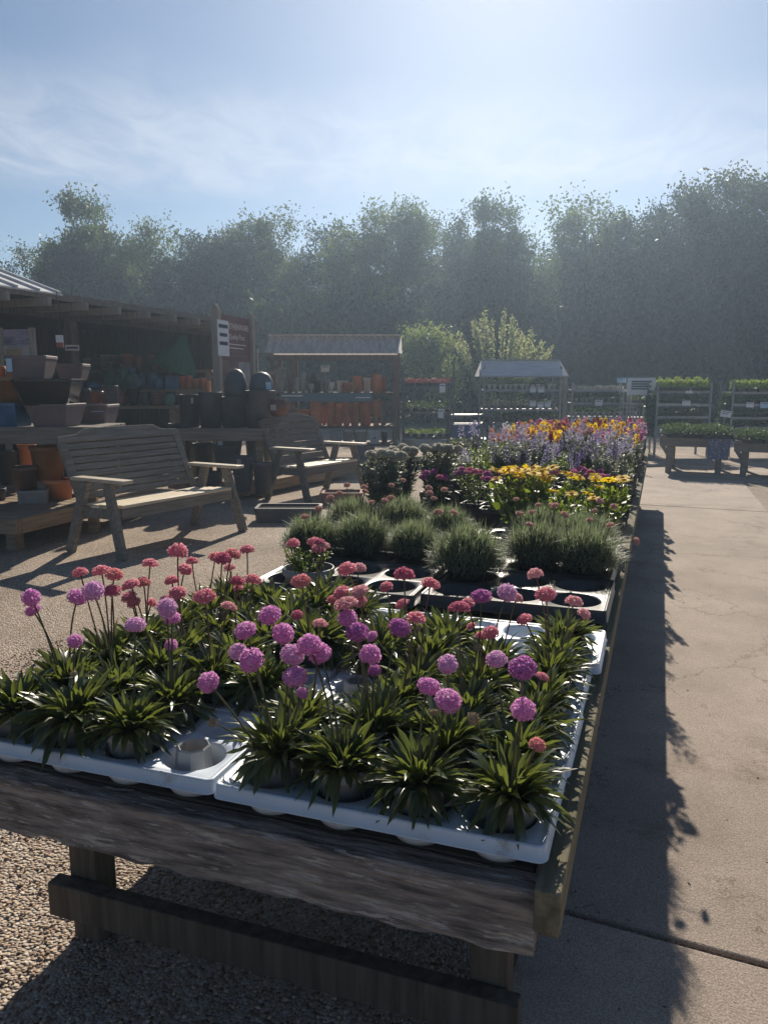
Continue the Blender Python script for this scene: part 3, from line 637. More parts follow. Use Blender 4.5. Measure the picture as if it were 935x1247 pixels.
def thrift(i, c):
    side = 'path' if c[0] == 'R' else 'bench'
    hs = hd.get(i, [])
    np_, nm = sum(h[0] == 'p' for h in hs), sum(h[0] == 'm' for h in hs)
    what = (f'{numw[nm]} purple' if nm else '') + (' and ' if nm and np_ else '') + (f'{numw[np_]} pink' if np_ else '')
    what = (what + (' heads' if nm + np_ > 1 else ' head')) if what else ('no open flowers')
    colw = ['nearest the path', 'second across', 'third across', 'last across'] if side == 'path' else ['first', 'second', 'third', 'outermost']
    x, y = c[3] + rnd.uniform(-.008, .008), c[4] + rnd.uniform(-.008, .008)
    z = .614
    lab = f'thrift with {what}, {ordn[c[1]]} {side}-side row, {colw[c[2]] if side == "path" else colw[c[2]] + " from middle"}'
    t = empty('thrift_plant', (x, y, z), 0, lab, 'thrift plant', 'thrift plants in the white trays')
    p = ob('pot', TPOT, t); ob('soil', TSOIL, p)
    ob('foliage', ROS[i % 8], t, (0, 0, .076), (R(rnd.uniform(-3, 3)), R(rnd.uniform(-3, 3)), rnd.uniform(0, 6.28)), (rnd.uniform(.88, 1.02) if c[:1] == ('R',) and c[2] == 0 else rnd.uniform(.98, 1.22)))
    for typ, hx, hy, hz, hr in hs:
        e = Vector((hx - x, hy - y, hz - z)); b = Vector((max(-.03, min(.03, e.x * .25)), max(-.03, min(.03, e.y * .25)), .085))
        mid = b.lerp(e, .55); mid.x -= (e.x - b.x) * .22 - rnd.uniform(-.012, .012); mid.y -= (e.y - b.y) * .22 - rnd.uniform(-.012, .012)
        pts = []
        for k in range(8):
            u = k / 7; pts.append(b * (1 - u) ** 2 + mid * 2 * u * (1 - u) + e * u * u)
        dr = (pts[-1] - pts[-2]).normalized()
        rr = .0019 if typ != 'b' else .0016
        st = MB().tube(pts, [rr * 1.25] * 3 + [rr] * 5, 6).build('flower_stem', STEMR if typ == 'p' else STEM, t, smooth=True)
        rad = hr * 1.06
        ms = HEAD_M[rnd.randrange(3)] if typ == 'm' else HEAD_P[rnd.randrange(3)] if typ == 'p' else HEAD_B
        q = dr.to_track_quat('Z', 'Y').to_euler()
        if typ == 'p': rad = max(.013, rad)
        h = ob('flower_head', ms, st, e + dr * rad * (.55 if typ == 'm' else -.1), q, (rad * rnd.uniform(.84, 1.0), rad * rnd.uniform(.84, 1.0), rad * rnd.uniform(.72, .95)), mat=rnd.choice(PMAT) if typ == 'm' else rnd.choice(KMAT) if typ == 'p' else BUD)
for i, c in enumerate(PL): thrift(i, c)
for k, c in enumerate([c for c in cells if c[:3] in (('L', 0, 0), ('R', 3, 3))]):
    o = ob('plant_pot', OCT, None, (c[3], c[4], .612), (R(0), 0, .4)); tag(o, ['empty octagonal grey pot standing in the white tray at the end plank', 'empty octagonal grey pot in the gap of the second white tray'][k], 'plant pot')

# ------------------------------------------------------------------ grey cushion plants in black pots
BPOTM = pot_round(.088, .12, .068, .012, .006).mesh('black_pot', BPOT, True)
INN = MB().lathe([(.05, -.02), (.10, .02), (.11, .06), (.07, .10), (.01, .12)], 16).mesh('light_block_core', INNER, True)  # solid dark core, added inside the needle foliage to block light
CUSH = [(-1.37, 2.93, 1.0, 'outermost of the front cushions'), (-1.17, 3.00, 1.1, 'second from the outer rail'), (-.93, 2.98, .95, 'behind the middle of the empty black tray'), (-.66, 2.80, 1.12, 'standing alone in front of the daisies'),
        (-.43, 3.02, 1.05, 'one of the pair by the path'), (-.245, 3.00, 1.1, 'nearest the path rail'), (-1.38, 3.42, 1.1, 'behind the outermost front one'), (-1.14, 3.46, 1.15, 'in the second row near the yard side'), (-.90, 3.42, .9, 'second row centre'), (-.27, 3.33, 1.1, 'second row against the path rail'), (-.48, 3.40, 1.0, 'second row between daisies and path pair')]
for i, (x, y, s, w) in enumerate(CUSH):
    t = empty('cushion_plant', (x, y, .618), 0, f'grey green needle cushion in a black pot, {w}', 'cushion plant', 'grey cushion plants')
    p = ob('pot', BPOTM, t, (0, 0, 0), (0, 0, rnd.uniform(0, 6)))
    f = ob('foliage', MOUND[i % 3], t, (0, 0, .098), (0, 0, rnd.uniform(0, 6.28)), (s * .86, s * .86, s * rnd.uniform(.78, .9)))
    ob('light_block_core', INN, f)
    for k in range(rnd.choice((2, 3, 4, 3)) if i not in (2, 3) else 1):
        a = rnd.uniform(0, 6.28); r_ = rnd.uniform(.04, .15) * s; zt = .265 + rnd.uniform(-.03, .05)
        e = Vector((math.cos(a) * r_, math.sin(a) * r_, zt))
        st = MB().tube([(e.x * .4, e.y * .4, .12), (e.x * .8, e.y * .8, .20), e], .0016, 5).build('flower_stem', STEM, t)
        ob('flower_head', HEAD_S, st, e, (rnd.uniform(-.4, .4), rnd.uniform(-.4, .4), 0), rnd.uniform(.012, .016))
# one stray stem leaning out over the path
t = tag(MB().tube([(-.2, 3.25, .76), (-.13, 3.24, .755), (-.07, 3.24, .765)], .0018, 5).build('stray_flower', STEM), 'lone pale pink flower leaning out over the path edge', 'flower')
ob('flower_head', HEAD_S, t, (-.065, 3.24, .767), (0, 1.2, 0), .015)
# the small grey pot of pink flowers on the outer edge
sp = empty('small_potted_plant', (-1.17, 2.47, .66), 0, 'low grey pot of bushy thrift with three pink heads at the empty black tray', 'potted plant')
ob('pot', pot_round(.095, .085, .08, .012, .004).mesh('low_pot', M('mid grey pot', (.20, .20, .20), .5, .1, 6, bump=.03), True), sp)
(V_, F_), tips_ = stems_plant(26, .10, .10, .022, 22, .1)
ob('foliage', npmesh('low_foliage', V_, F_, HERB), sp, (0, 0, .06))
for (dx, dy, dz), ms, mt in (((-.05, -.02, .17), HEAD_P[0], None), ((.0, .05, .165), HEAD_P[1], None), ((.045, -.01, .155), HEAD_P[2], None)):
    st = MB().tube([(dx * .3, dy * .3, .07), (dx, dy, dz)], .0017, 5).build('flower_stem', STEM, sp)
    ob('flower_head', ms, st, (dx, dy, dz), (0, 0, 0), .022)

# ------------------------------------------------------------------ taller flowers on the far part of the table
SQPOT = pot_square(.13, .12, .095).mesh('square_pot', BPOT)
def foli(ns, H, sp, leaf, nl, n=3, mat=HERB, **k):
    out = []
    for _ in range(n):
        (V, F), tips = stems_plant(ns, H, sp, leaf, nl, **k); out.append((npmesh('leafy_stems', V, F, mat), tips))
    return out
F_DAISY = foli(28, .20, .14, .055, 20, 3, LIME, bare=.05, asp=.62, top=1.0)
F_SILV = foli(26, .27, .12, .045, 80, 2, SILV, bare=.03, asp=.34, top=.98)
F_SALV = foli(11, .19, .085, .034, 26, 3, HERB, bare=.05, top=.8)
F_GREEN = foli(12, .23, .10, .032, 34, 3, LIME, bare=.05, top=1.0)
F_SNAP = foli(10, .18, .08, .032, 30, 3, HERB, bare=.05, top=.85)
F_PINK = foli(13, .19, .09, .026, 24, 2, HERB, bare=.03, asp=.25, top=.8)
SP_SALV = [npmesh('salvia_spike', *spike(.10, .009, 46, .0065), VIO) for _ in range(2)]
SP_LAV = [npmesh('pale_spray', *spike(.09, .030, 34, .0055, .1), LAV) for _ in range(2)]
SP_SNAP = [npmesh('snapdragon_spike', *spike(.10, .022, 54, .012, .6), LYEL) for _ in range(3)]
SP_FUZZ = npmesh('fluffy_head', *floret_ball(.022, 60, .011, -.6, .8), FUZZ)
SP_DIAN = npmesh('pink_tuft', *floret_ball(.015, 40, .0075, -.4, .8), MAG)
SP_DIA2 = npmesh('pink_tuft', *floret_ball(.016, 40, .0075, -.4, .8), HPK)
def tallplant(name, label, cat, group, x, y, fol, spikes, mats, nf, sc, z=.61, pot=True, head='flower_spike', off=0.0, center=None):
    t = empty(name, (x, y, z), rnd.uniform(0, 6.28), label, cat, group)
    if pot: ob('pot', SQPOT, t, (0, 0, 0))
    me, tips = fol
    ob('foliage', me, t, (0, 0, .11), scale=sc)
    tt = sorted(tips, key=lambda p: -p[2])[:nf]
    for p in tt:
        h = ob(head, rnd.choice(spikes), t, (p[0] * sc, p[1] * sc, .11 + p[2] * sc - off), (rnd.uniform(-.25, .25), rnd.uniform(-.25, .25), rnd.uniform(0, 6)), rnd.uniform(.85, 1.2), mat=rnd.choice(mats))
        if center: ob('flower_centre', center, h, (0, 0, 0))
# yellow daisies with a dome of broad leaves
for i, (x, y, sc, w, n) in enumerate([(-.62, 3.78, 1.25, 'tallest, farthest from the path', 24), (-.40, 3.98, 1.0, 'middle, behind the others', 6), (-.235, 3.66, .85, 'low at the path rail with few flowers', 3), (-.24, 3.95, 1.0, 'at the path rail with flat golden heads', 8), (-.44, 3.66, .8, 'low in front with few flowers', 2)]):
    t = empty('yellow_daisy_plant', (x, y, .61), rnd.uniform(0, 6), f'yellow daisy plant with broad bright leaves, {w}', 'daisy plant', 'yellow daisies on the table')
    ob('pot', SQPOT, t)
    me, tips = F_DAISY[i % 3]
    ob('foliage', me, t, (0, 0, .08), scale=(sc, sc, sc))
    for p in sorted(tips, key=lambda p: -p[2])[:n]:
        e = Vector((p[0] * sc * .95, p[1] * sc * .95, .10 + p[2] * sc * .6 + .4 * .2 * sc + rnd.uniform(.0, .03)))
        st = MB().tube([(e.x * .6, e.y * .6, e.z - .12), e], .002, 5).build('flower_stem', STEM, t)
        h = ob('flower_head', rnd.choice(DAISY), st, e, (rnd.uniform(-.35, .35), rnd.uniform(-.35, .35), rnd.uniform(0, 6)), rnd.uniform(.034, .045))
        ob('flower_centre', CONEM, h)
for i, (x, y, w) in enumerate([(-1.40, 3.88, 'at the yard-side corner behind the cushions'), (-1.42, 4.22, 'tallest by the outer rail'), (-1.22, 4.35, 'just inside the outer rail')]):
    tallplant('silver_plant', f'silver leaved plant with cream fluffy heads, {w}', 'silver plant', 'silver fluffy plants', x, y, F_SILV[i % 2], [SP_FUZZ], [FUZZ], 11, 1.08, head='flower_head')
for i, (x, y, w) in enumerate([(-1.15, 4.08, 'next to the silver plants'), (-.98, 4.28, 'second from the silver plants'), (-.84, 4.12, 'beside the tallest yellow daisy'), (-.62, 4.36, 'behind the tallest yellow daisy'), (-.30, 4.42, 'behind the path-side daisies'), (-.46, 4.5, 'behind the middle daisy')]):
    tallplant('pink_tufted_plant', f'dark green plant with magenta pink tufts, {w}', 'pink plant', 'magenta tufted plants', x, y, F_PINK[i % 2], [SP_DIAN, SP_DIA2], [MAG, HPK], 6, .95, head='flower_head')
cols_ = [-1.33, -1.11, -.89, -.67, -.45, -.235]
y = 4.66; row = 0
SNAPC = [('yellow', [LYEL]), ('orange', [ORG, LYEL]), ('brick red', [RED]), ('pink', [HPK, PALEP]), ('violet', [MAG, LAV]), ('white and pink', [WHT, HPK]), ('golden', [YEL])]
while y < 9.62:
    for c, x in enumerate(cols_):
        xx = x + rnd.uniform(-.03, .03); yy = y + rnd.uniform(-.04, .04)
        where = f'{ordn[row] if row < 14 else "row " + str(row)} row behind the daisies, {ordn[c]} from outer rail' if row < 14 else ''
        if row >= 14: where = f'{ordn[row - 14]} row of the far block, {ordn[c]} from the outer rail'
        if row < 9:
            q = (row * 7 + c * 3) % 5
            if c <= 1 and row < 7 and q < 3:
                tallplant('leafy_plant', f'pale green flowerless plant, {where}', 'leafy plant', 'leafy plants behind the daisies', xx, yy, F_GREEN[q % 3], [], [], 0, rnd.uniform(.95, 1.12))
            elif q in (0, 3):
                tallplant('lavender_plant', f'hazy pale lavender plant, {where}', 'lavender plant', 'hazy lavender plants', xx, yy, (F_SALV + F_SILV)[rnd.randrange(5)], SP_LAV, [LAV], rnd.choice((2, 3, 4)), rnd.uniform(.9, 1.05))
            elif q == 4 and row > 1:
                tallplant('leafy_plant', f'bright green flowerless plant, {where}', 'leafy plant', 'leafy plants behind the daisies', xx, yy, F_GREEN[c % 3], [], [], 0, rnd.uniform(.8, .95))
            else:
                tallplant('salvia_plant', f'upright violet salvia, {where}', 'salvia plant', 'violet salvias on the table', xx, yy, F_SALV[(row + c) % 3], SP_SALV, [VIO, LAV], rnd.choice((2, 3, 5)), rnd.uniform(.9, 1.06))
        else:
            k = rnd.choice([0, 6, 3, 4, 5, 3, 1]) if c in (0, 1) else rnd.choice([1, 2, 2, 0, 6, 4]) if c in (2, 3) else rnd.choice([3, 3, 4, 0, 5, 6, 4])
            nm, ms = SNAPC[k]
            tallplant('snapdragon_plant', f'{nm} snapdragon, {where}', 'snapdragon', 'mixed snapdragons at the far end', xx, yy, F_SNAP[(row + c) % 3], SP_SNAP, ms, 4, rnd.uniform(.95, 1.12), off=.02)
    y += .238; row += 1

# ------------------------------------------------------------------ benches
def bench(name, label, loc, rz, w, mat, nsl, arch, hb=.62):
    t = empty(name, loc, rz, label, 'bench', 'timber benches in the yard')
    h = w / 2
    # seat slats
    m = MB()
    for k in range(5):
        y0 = -.27 + k * .098; m.box(-h + .03, h - .03, y0, y0 + .088, .405 - .006 * k, .432 - .006 * k)
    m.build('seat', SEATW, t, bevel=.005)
    MB().box(-h + .03, h - .03, -.262, -.232, .315, .403).build('seat_rail', mat, t, bevel=.004)
    MB().box(-h + .03, h - .03, .17, .2, .30, .37).build('seat_rail', mat, t, bevel=.004)
    # leaning back: slats between two posts, shaped top board
    ln = R(24); Mx = Matrix.Translation((0, .215, .40)) @ Matrix.Rotation(-ln, 4, 'X')
    m = MB(); sl = (hb - .12) / nsl
    for k in range(nsl): m.box(-h + .075, h - .075, -.012, .012, .05 + k * sl, .05 + k * sl + sl - .011, Mx)
    m.build('back_slats', mat, t, bevel=.003)
    z0 = .05 + nsl * sl
    top = []
    n = 20
    if arch:
        for k in range(n + 1):
            u = -1 + 2 * k / n; top.append((u * (h - .0), z0 + .045 + .075 * (1 - u * u)))
    else:
        for u, z in ((-1, .055), (-.70, .07), (-.58, .115), (-.54, .12), (.54, .12), (.58, .115), (.70, .07), (1, .055)): top.append((u * (h - .0), z0 + z))
    poly = [(-h, z0), (h, z0)] + list(reversed(top))
    MB().prism(poly, -.021, .021, Mx).build('top_rail', mat, t, bevel=.004, fix=True)
    for s in (-1, 1):
        MB().box(s * (h - .037) - .036, s * (h - .037) + .036, -.018, .018, -.12, z0 - .002, Mx).build('back_post', mat, t, bevel=.004)
        x = s * (h - .015)
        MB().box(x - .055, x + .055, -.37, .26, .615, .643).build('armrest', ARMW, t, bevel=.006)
        MB().bar((x + s * .025, -.16, .613), (x + s * .06, -.33, 0), .045, .085, (0, -1, .3)).build('leg', mat, t, bevel=.004)
        MB().bar((x + s * .025, .10, .613), (x + s * .06, .31, 0), .045, .085, (0, 1, .3)).build('leg', mat, t, bevel=.004)
        MB().box(x - s * .0 - .02, x + .02, -.25, .22, .31, .40).build('side_rail', mat, t, bevel=.004)
    return t
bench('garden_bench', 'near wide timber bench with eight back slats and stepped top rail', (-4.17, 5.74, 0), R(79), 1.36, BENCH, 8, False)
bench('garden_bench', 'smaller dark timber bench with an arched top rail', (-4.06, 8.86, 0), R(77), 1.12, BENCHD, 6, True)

# ------------------------------------------------------------------ sleeper shelves and pot platforms
def shelf(name, label, px0, px1, pyt, pyb, kh, depth, legs=True, mat=GREYW):
    a, b = W(px0, pyt, kh), W(px1, pyt, kh); zt = a.z; zb = W(px0, pyb, kh).z
    wd = (b - a).length; c = (a + b) / 2; c.z = 0
    t = empty(name, c, YAW, label, 'plant stand')
    MB().box(-wd / 2, wd / 2, 0, .06, zb, zt).build('front_board', mat, t, bevel=.006)
    m = MB(); n = int(depth / .14)
    for k in range(n): m.box(-wd / 2, wd / 2, .066 + k * depth / n, .06 + (k + .94) * depth / n, zt - .045, zt - .003)
    m.build('deck', mat, t, bevel=.004)
    if legs:
        for s in (-1, 1):
            for yy in (.07, depth - .02): MB().box(s * (wd / 2 - .12) - .045, s * (wd / 2 - .12) + .045, yy, yy + .07, 0, zt - .05).build('leg', SLEEP, t, bevel=.004)
    return zt
def platform(label, corner, rz, wx_, ly, z0, z1, mat):
    """timber platform whose near right corner sits at corner; runs wx_ to the left and ly away"""
    t = empty('pot_platform', (corner[0], corner[1], 0), rz, label, 'platform')
    MB().box(-wx_, 0, 0, .07, z0, z1).build('front_board', SLEEP, t, bevel=.006)
    MB().box(-.07, 0, .074, ly, z0, z1).build('side_board', SLEEPY, t, bevel=.006)
    m = MB(); n = int(ly / .15)
    for k in range(n): m.box(-wx_, -.076, .08 + k * (ly - .1) / n, .075 + (k + .93) * (ly - .1) / n, z1 - .04, z1 - .004)
    m.build('deck', SLEEP, t, bevel=.004)
    if z0 > .03:
        for xx in (-.18, -wx_ + .1):
            for yy in (.12, ly - .25): MB().box(xx - .05, xx + .05, yy, yy + .1, 0, z0).build('leg', SLEEP, t, bevel=.004)
K1, K2 = 7.1, 9.45
Z1 = shelf('pot_shelf', 'long grey sleeper shelf behind the near bench, carrying square planters', -120, 118, 520, 541, K1, .75)
platform('low timber platform under the sleeper shelf behind the near bench', (-4.93, 4.84), R(2), 1.9, 2.0, .17, .30, SLEEPY)
Z2 = shelf('pot_shelf', 'sleeper shelf of charcoal pots between the two benches', 206, 326, 522, 537, K2, .7)
platform('low timber platform between the benches holding dark pots', (-4.70, 8.22), R(-9), 1.3, 2.6, .05, .19, SLEEP)

# ------------------------------------------------------------------ pots: seen left/right edge and top/bottom rows, at a forward distance
PC = {}
def pot(kind, px0, px1, pyt, pyb, kh, mat, label, group=None, name='plant_pot', cat='plant pot', z=None, rz=None, tilt=0):
    b = W((px0 + px1) / 2, pyb, kh); w = (W(px1, pyb, kh) - W(px0, pyb, kh)).length
    h = W(px0, pyt, kh).z - b.z
    if z is not None: h = W(px0, pyt, kh).z - z; b.z = z
    key = (kind, round(w, 2), round(h, 2), mat.name)
    if key not in PC:
        w_, h_ = round(w, 2), round(h, 2); r = w_ / 2
        if kind == 'round': m = pot_round(r, h_, rim=.018, lip=.008 if h_ > .2 else .005)
        elif kind == 'cyl': m = pot_round(r, h_, r * .86, .004, .0)
        elif kind == 'square': m = pot_square(w_, h_)
        elif kind == 'box': m = pot_square(w_, h_, w_ * .96)
        elif kind == 'jar': m = belly(r, h_, JAR)
        elif kind == 'ball': m = belly(r, h_, BALL)
        elif kind == 'egg': m = belly(r, h_, EGG)
        elif kind == 'urn': m = belly(r, h_, URN)
        elif kind == 'dome': m = MB().lathe([(r, 0), (r * 1.0, h_ * .25), (r * .93, h_ * .55), (r * .72, h_ * .82), (r * .4, h_ * .96), (.002, h_)], 28)
        PC[key] = m.mesh(name, mat, kind not in ('square', 'box'))
    o = ob(name, PC[key], None, b, (tilt, 0, YAW + (rnd.uniform(-.15, .15) if rz is None else rz)))
    for p_ in PC[key].polygons: pass
    return tag(o, label, cat, group)
def sticker(parent, x, y, z, w, h, mat=BLUECARD, ry=0):
    MB().box(-w / 2, w / 2, -.002, .002, 0, h).build('price_label', mat, parent, (x, y, z), (0, ry, 0))
g1 = 'planters on the shelf behind the near bench'
o = pot('square', 17, 65, 434, 461, K1 + .3, MAUVE, 'mauve square planter with a blue label, topmost of the left stack', g1, rz=.1); sticker(o, -.14, -.19, .06, .05, .12)
o = pot('round', -6, 41, 459, 492, K1 + .25, AMBER, 'amber glazed round planter under the mauve square one', g1)
o = pot('square', 28, 96, 462, 493, K1 + .2, GLOSSB, 'wide glossy black planter stacked over a mauve one', g1, rz=.15)
o = pot('square', 74, 107, 443, 463, K1 + .75, MAUVE, 'small mauve planter with a pale rim behind the glossy black one', g1)
o = pot('round', -8, 8, 446, 459, K1 + .3, TERRA, 'small terracotta pot on the amber planter', g1)
pot('box', -8, 33, 490, 520, K1 + .2, BLUEG, 'dark blue planter standing on the sleeper shelf', g1, z=Z1)
pot('square', 44, 97, 491, 520, K1 + .2, MAUVE, 'mauve planter on the sleeper shelf under the glossy black one', g1, z=Z1)
pot('round', 96, 112, 474, 494, K1 + .8, CHAR, 'narrow dark pot beside the bronze open planter', g1)
o = pot('square', 90, 140, 492, 522, K1 + .9, MAUVE, 'open bronze planter with pale rim just behind the bench back', g1); sticker(o, .11, -.2, .18, .12, .05)
pot('round', 8, 30, 440, 462, K1 + .75, AMBER, 'amber pot behind the topmost mauve planter', g1)
pot('round', 106, 128, 476, 506, K1 + 1.3, RUSTG, 'round brown pot behind the bronze open planter', g1)
pot('cyl', 126, 146, 470, 508, K1 + 1.6, CHAR, 'tall dark pot farthest along behind the near bench', g1)
pot('round', 0, 24, 548, 590, K1 + .75, CHAR, 'dark pot in the shade under the grey sleeper shelf', 'pots on the low platform behind the near bench')
pot('round', 24, 46, 540, 572, K1 + .9, TERRA, 'terracotta pot deep in the shade under the grey sleeper shelf', 'pots on the low platform behind the near bench')
pot('square', 92, 112, 566, 604, K1 + .7, MAUVE, 'mauve planter half hidden by the near bench back', 'pots on the low platform behind the near bench')
g2 = 'pots on the low platform behind the near bench'
pot('round', 40, 82, 543, 584, K1 + .35, AMBER, 'large amber pot stacked on terracotta behind the bench', g2)
pot('round', 57, 91, 583, 622, K1 + .3, TERRA, 'terracotta pot underneath the large amber pot', g2)
pot('round', 17, 49, 568, 598, K1 + .2, M('brown stoneware', (.15, .09, .06), .6, .2, 5, bump=.05), 'brown pot balanced on a grey cube planter', g2)
o = pot('box', 27, 60, 596, 626, K1 + .1, STONE, 'small grey cube planter with a pale side by the platform edge', g2, rz=.3)
pot('round', -12, 9, 594, 622, K1 + .2, CHAR, 'dark pot at the outer end of the low platform', g2)
g3 = 'charcoal pots between the benches'
dk = [('cyl', 220, 245, 480, 524, .35, 'tall charcoal planter with a tag, nearest the near bench'), ('cyl', 243, 272, 477, 524, .3, 'tall charcoal planter, second from the near bench'), ('cyl', 269, 305, 483, 524, .38, 'broad charcoal planter in front of the maroon notice board'),
      ('cyl', 299, 336, 475, 524, .3, 'broad charcoal planter with a sunlit rim by the arched bench'), ('dome', 274, 302, 449, 484, .42, 'black domed lid leaning before the grey picture of the notice board'), ('dome', 304, 333, 453, 476, .4, 'black domed lid on the sunlit rimmed planter')]
for k, a, b, t_, bt, dd, l in dk:
    o = pot(k, a, b, t_, bt, K2 + dd, CHAR, l, g3, z=None if k == 'dome' else Z2)
    if a in (220, 269): sticker(o, .06, -.155, .3, .03, .07, STONE)
    if a == 304: sticker(o, .1, -.13, .02, .07, .09, BLUECARD)
o = pot('jar', 326, 354, 486, 507, K2 + .25, RUSTG, 'round brown pot with a white label behind the arched bench', g3); sticker(o, -.03, -.15, .08, .07, .07, STONE)
dk = [('cyl', 207, 233, 516, 562, .25, 'tall dark pot with a blue tag against the near bench back'), ('square', 262, 294, 541, 572, .25, 'square charcoal pot under the sleeper shelf'), ('square', 284, 309, 555, 578, -.1, 'grey square pot with a tag, stacked upper'), ('square', 287, 308, 577, 598, -.1, 'grey square pot stacked underneath the tagged one'),
      ('round', 308, 334, 563, 601, -.15, 'rounded dark pot beside the arched bench leg'), ('round', 236, 262, 540, 580, .5, 'dark pot deep under the sleeper shelf'), ('square', 268, 295, 531, 543, .25, 'small dark tray pot stacked beneath the shelf board'), ('cyl', 247, 272, 574, 606, .15, 'dark pot seen through the bench arm'), ('cyl', 300, 330, 537, 566, .5, 'dark pot behind the rounded one under the shelf')]
for k, a, b, t_, bt, dd, l in dk:
    o = pot(k, a, b, t_, bt, K2 + dd, CHAR, l, g3)
    if a == 207: sticker(o, .10, -.16, .27, .03, .1)
    if a == 284: sticker(o, -.01, -.125, .12, .055, .08, STONE)
    if a == 268: sticker(o, -.1, -.15, .02, .06, .09)
# two terracotta troughs on the ground by the table
for a, b, c_, lab in ((312, 392, 616, 'dark low trough on the gravel near the table cushions'), (392, 442, 598, 'reddish low trough on the gravel below the arched bench')):
    p, q = G(a, c_, .15), G(b, c_, .15); w = (q - p).length; c = (p + q) / 2; c.z = 0
    t = empty('stone_trough', c, YAW, lab, 'trough', 'troughs on the gravel')
    m = pot_square(w, .15, w * .94, .36, .34, .035); m.build('basin', TROUGH if a > 350 else CHAR, t)
    MB().box(-w / 2 + .045, w / 2 - .045, -.13, .13, .09, .125).build('soil', SOIL, t)

# ------------------------------------------------------------------ open-fronted shelter on the far side
def shelter():
    x0, y0, y1, z = -6.9, 7.75, 12.6, 2.42
    t = empty('shelter', (x0, (y0 + y1) / 2, 0), 0, 'dark open fronted timber shelter with flat eaves over the glazed pots', 'shelter')
    o = Vector((x0, (y0 + y1) / 2, 0))
    def B(n, mat, a, b, c, d, e, f, bv=0): return MB().box(a - o.x, b - o.x, c - o.y, d - o.y, e, f).build(n, mat, t, bevel=bv)
    B('fascia', GREYW, x0, x0 + .03, 2.5, y1, z - .03, z + .05)
    B('roof', DARKW, x0 - 3.4, x0 - .002, 2.5, y1, z - .03, z + .04)
    B('back_wall', DARKW, x0 - 3.45, x0 - 3.405, 2.5, y1, 0, z + .3)
    B('end_wall', DARKW, x0 - 3.4, x0 - .9, y1 - .04, y1, 0, z - .002)
    B('beam', DARKW, x0 - .75, x0 - .62, 2.5, y1 - .05, z - .18, z - .09)
    y = 3.0
    while y < y1 - .1:
        B('rafter', POSTW, x0 - 1.2, x0 + .17, y, y + .06, z - .125, z - .034); y += .62
    for y in (4.2, 8.6, 12.2): B('post', SHEDW, x0 - .75, x0 - .63, y, y + .12, 0, z - .19)
    # the pale pitched roof section at its near end
    m = MB(); th = .02
    pl = [(x0 + .05, 2.2, 2.46), (x0 + .05, 7.72, 2.46), (x0 - 1.5, 7.72, 3.0), (x0 - 1.5, 2.2, 3.0)]
    m.add(pl + [(a, b, c - th) for a, b, c in pl], [(0, 1, 2, 3), (4, 7, 6, 5), (0, 4, 5, 1), (1, 5, 6, 2), (2, 6, 7, 3), (3, 7, 4, 0)])
    y = 2.4
    while y < 7.7:
        m.bar((x0 + .045, y, 2.475), (x0 - 1.5, y, 3.015), .03, .03); y += .33
    ob('pitched_roof', m.mesh('pitched_roof', CORL), t, (-o.x, -o.y, 0))
shelter()
def stall_shelf(name, label, px0, px1, pyt, kh, depth, th=.05, mat=SLEEP, legs=True):
    a, b = W(px0, pyt, kh), W(px1, pyt, kh); wd = (b - a).length; c = (a + b) / 2; zt = c.z; c.z = 0
    t = empty(name, c, YAW, label, 'plant stand')
    MB().box(-wd / 2, wd / 2, 0, depth, zt - th, zt).build('top_board', mat, t, bevel=.004)
    if legs:
        for s in (-1, 1):
            for yy in (.03, depth - .1): MB().box(s * (wd / 2 - .08) - .035, s * (wd / 2 - .08) + .035, yy, yy + .07, 0, zt - th).build('leg', mat, t)
    return zt
KS = 12.9
zA = stall_shelf('shelter_shelf', 'high pale plank shelf of clay pots inside the shelter', 82, 258, 450, KS + .35, .4)
zB = stall_shelf('shelter_shelf', 'middle plank stand of glazed pots in the shelter', 96, 250, 474, KS, .3)
zC = stall_shelf('shelter_shelf', 'low front stand of glazed pots ahead of the shelter', 96, 214, 494, KS - .5, .4)
gA = 'clay pots on the high shelter shelf'
items = [('round', 101, 112, 436, STONE), ('round', 112, 123, 436, STONE), ('round', 122, 136, 432, STONE), ('round', 135, 147, 432, STONE), ('round', 133, 141, 440, STONE), ('round', 147, 155, 443, STONE), ('round', 149, 163, 431, TERRA), ('round', 161, 169, 435, TERRA), ('jar', 167, 175, 434, TERRA), ('egg', 183, 196, 433, TERRA), ('round', 196, 204, 442, TERRA), ('egg', 204, 218, 432, TERRA)]
for i, (k, a, b, t_, mt) in enumerate(items):
    pot(k, a, b, t_, 450, KS + .45 + (.1 if i % 2 else 0), mt, f'{"grey" if mt is STONE else "terracotta"} pot on the high shelter shelf, {ordn[i]} along from the poster', gA, z=zA)
gB = 'glazed pots in the shelter'
items = [('ball', 104, 124, 465, BLUEG), ('jar', 126, 144, 452, TEALG), ('ball', 128, 138, 462, STONE), ('jar', 139, 152, 456, TEALG), ('ball', 152, 176, 456, TEALG), ('jar', 148, 158, 446, TEALG), ('egg', 157, 168, 447, BLUEG), ('egg', 168, 181, 453, BLUEG), ('egg', 179, 194, 453, BLUEG), ('ball', 186, 202, 460, BLUEG), ('box', 203, 219, 458, BLUEG)]
for i, (k, a, b, t_, mt) in enumerate(items):
    pot(k, a, b, t_, 474, KS + .1, mt, f'{"blue" if mt is BLUEG else "dark green" if mt is TEALG else "pale"} glazed pot on the middle stand, {ordn[i]} along from the poster', gB, z=zB)
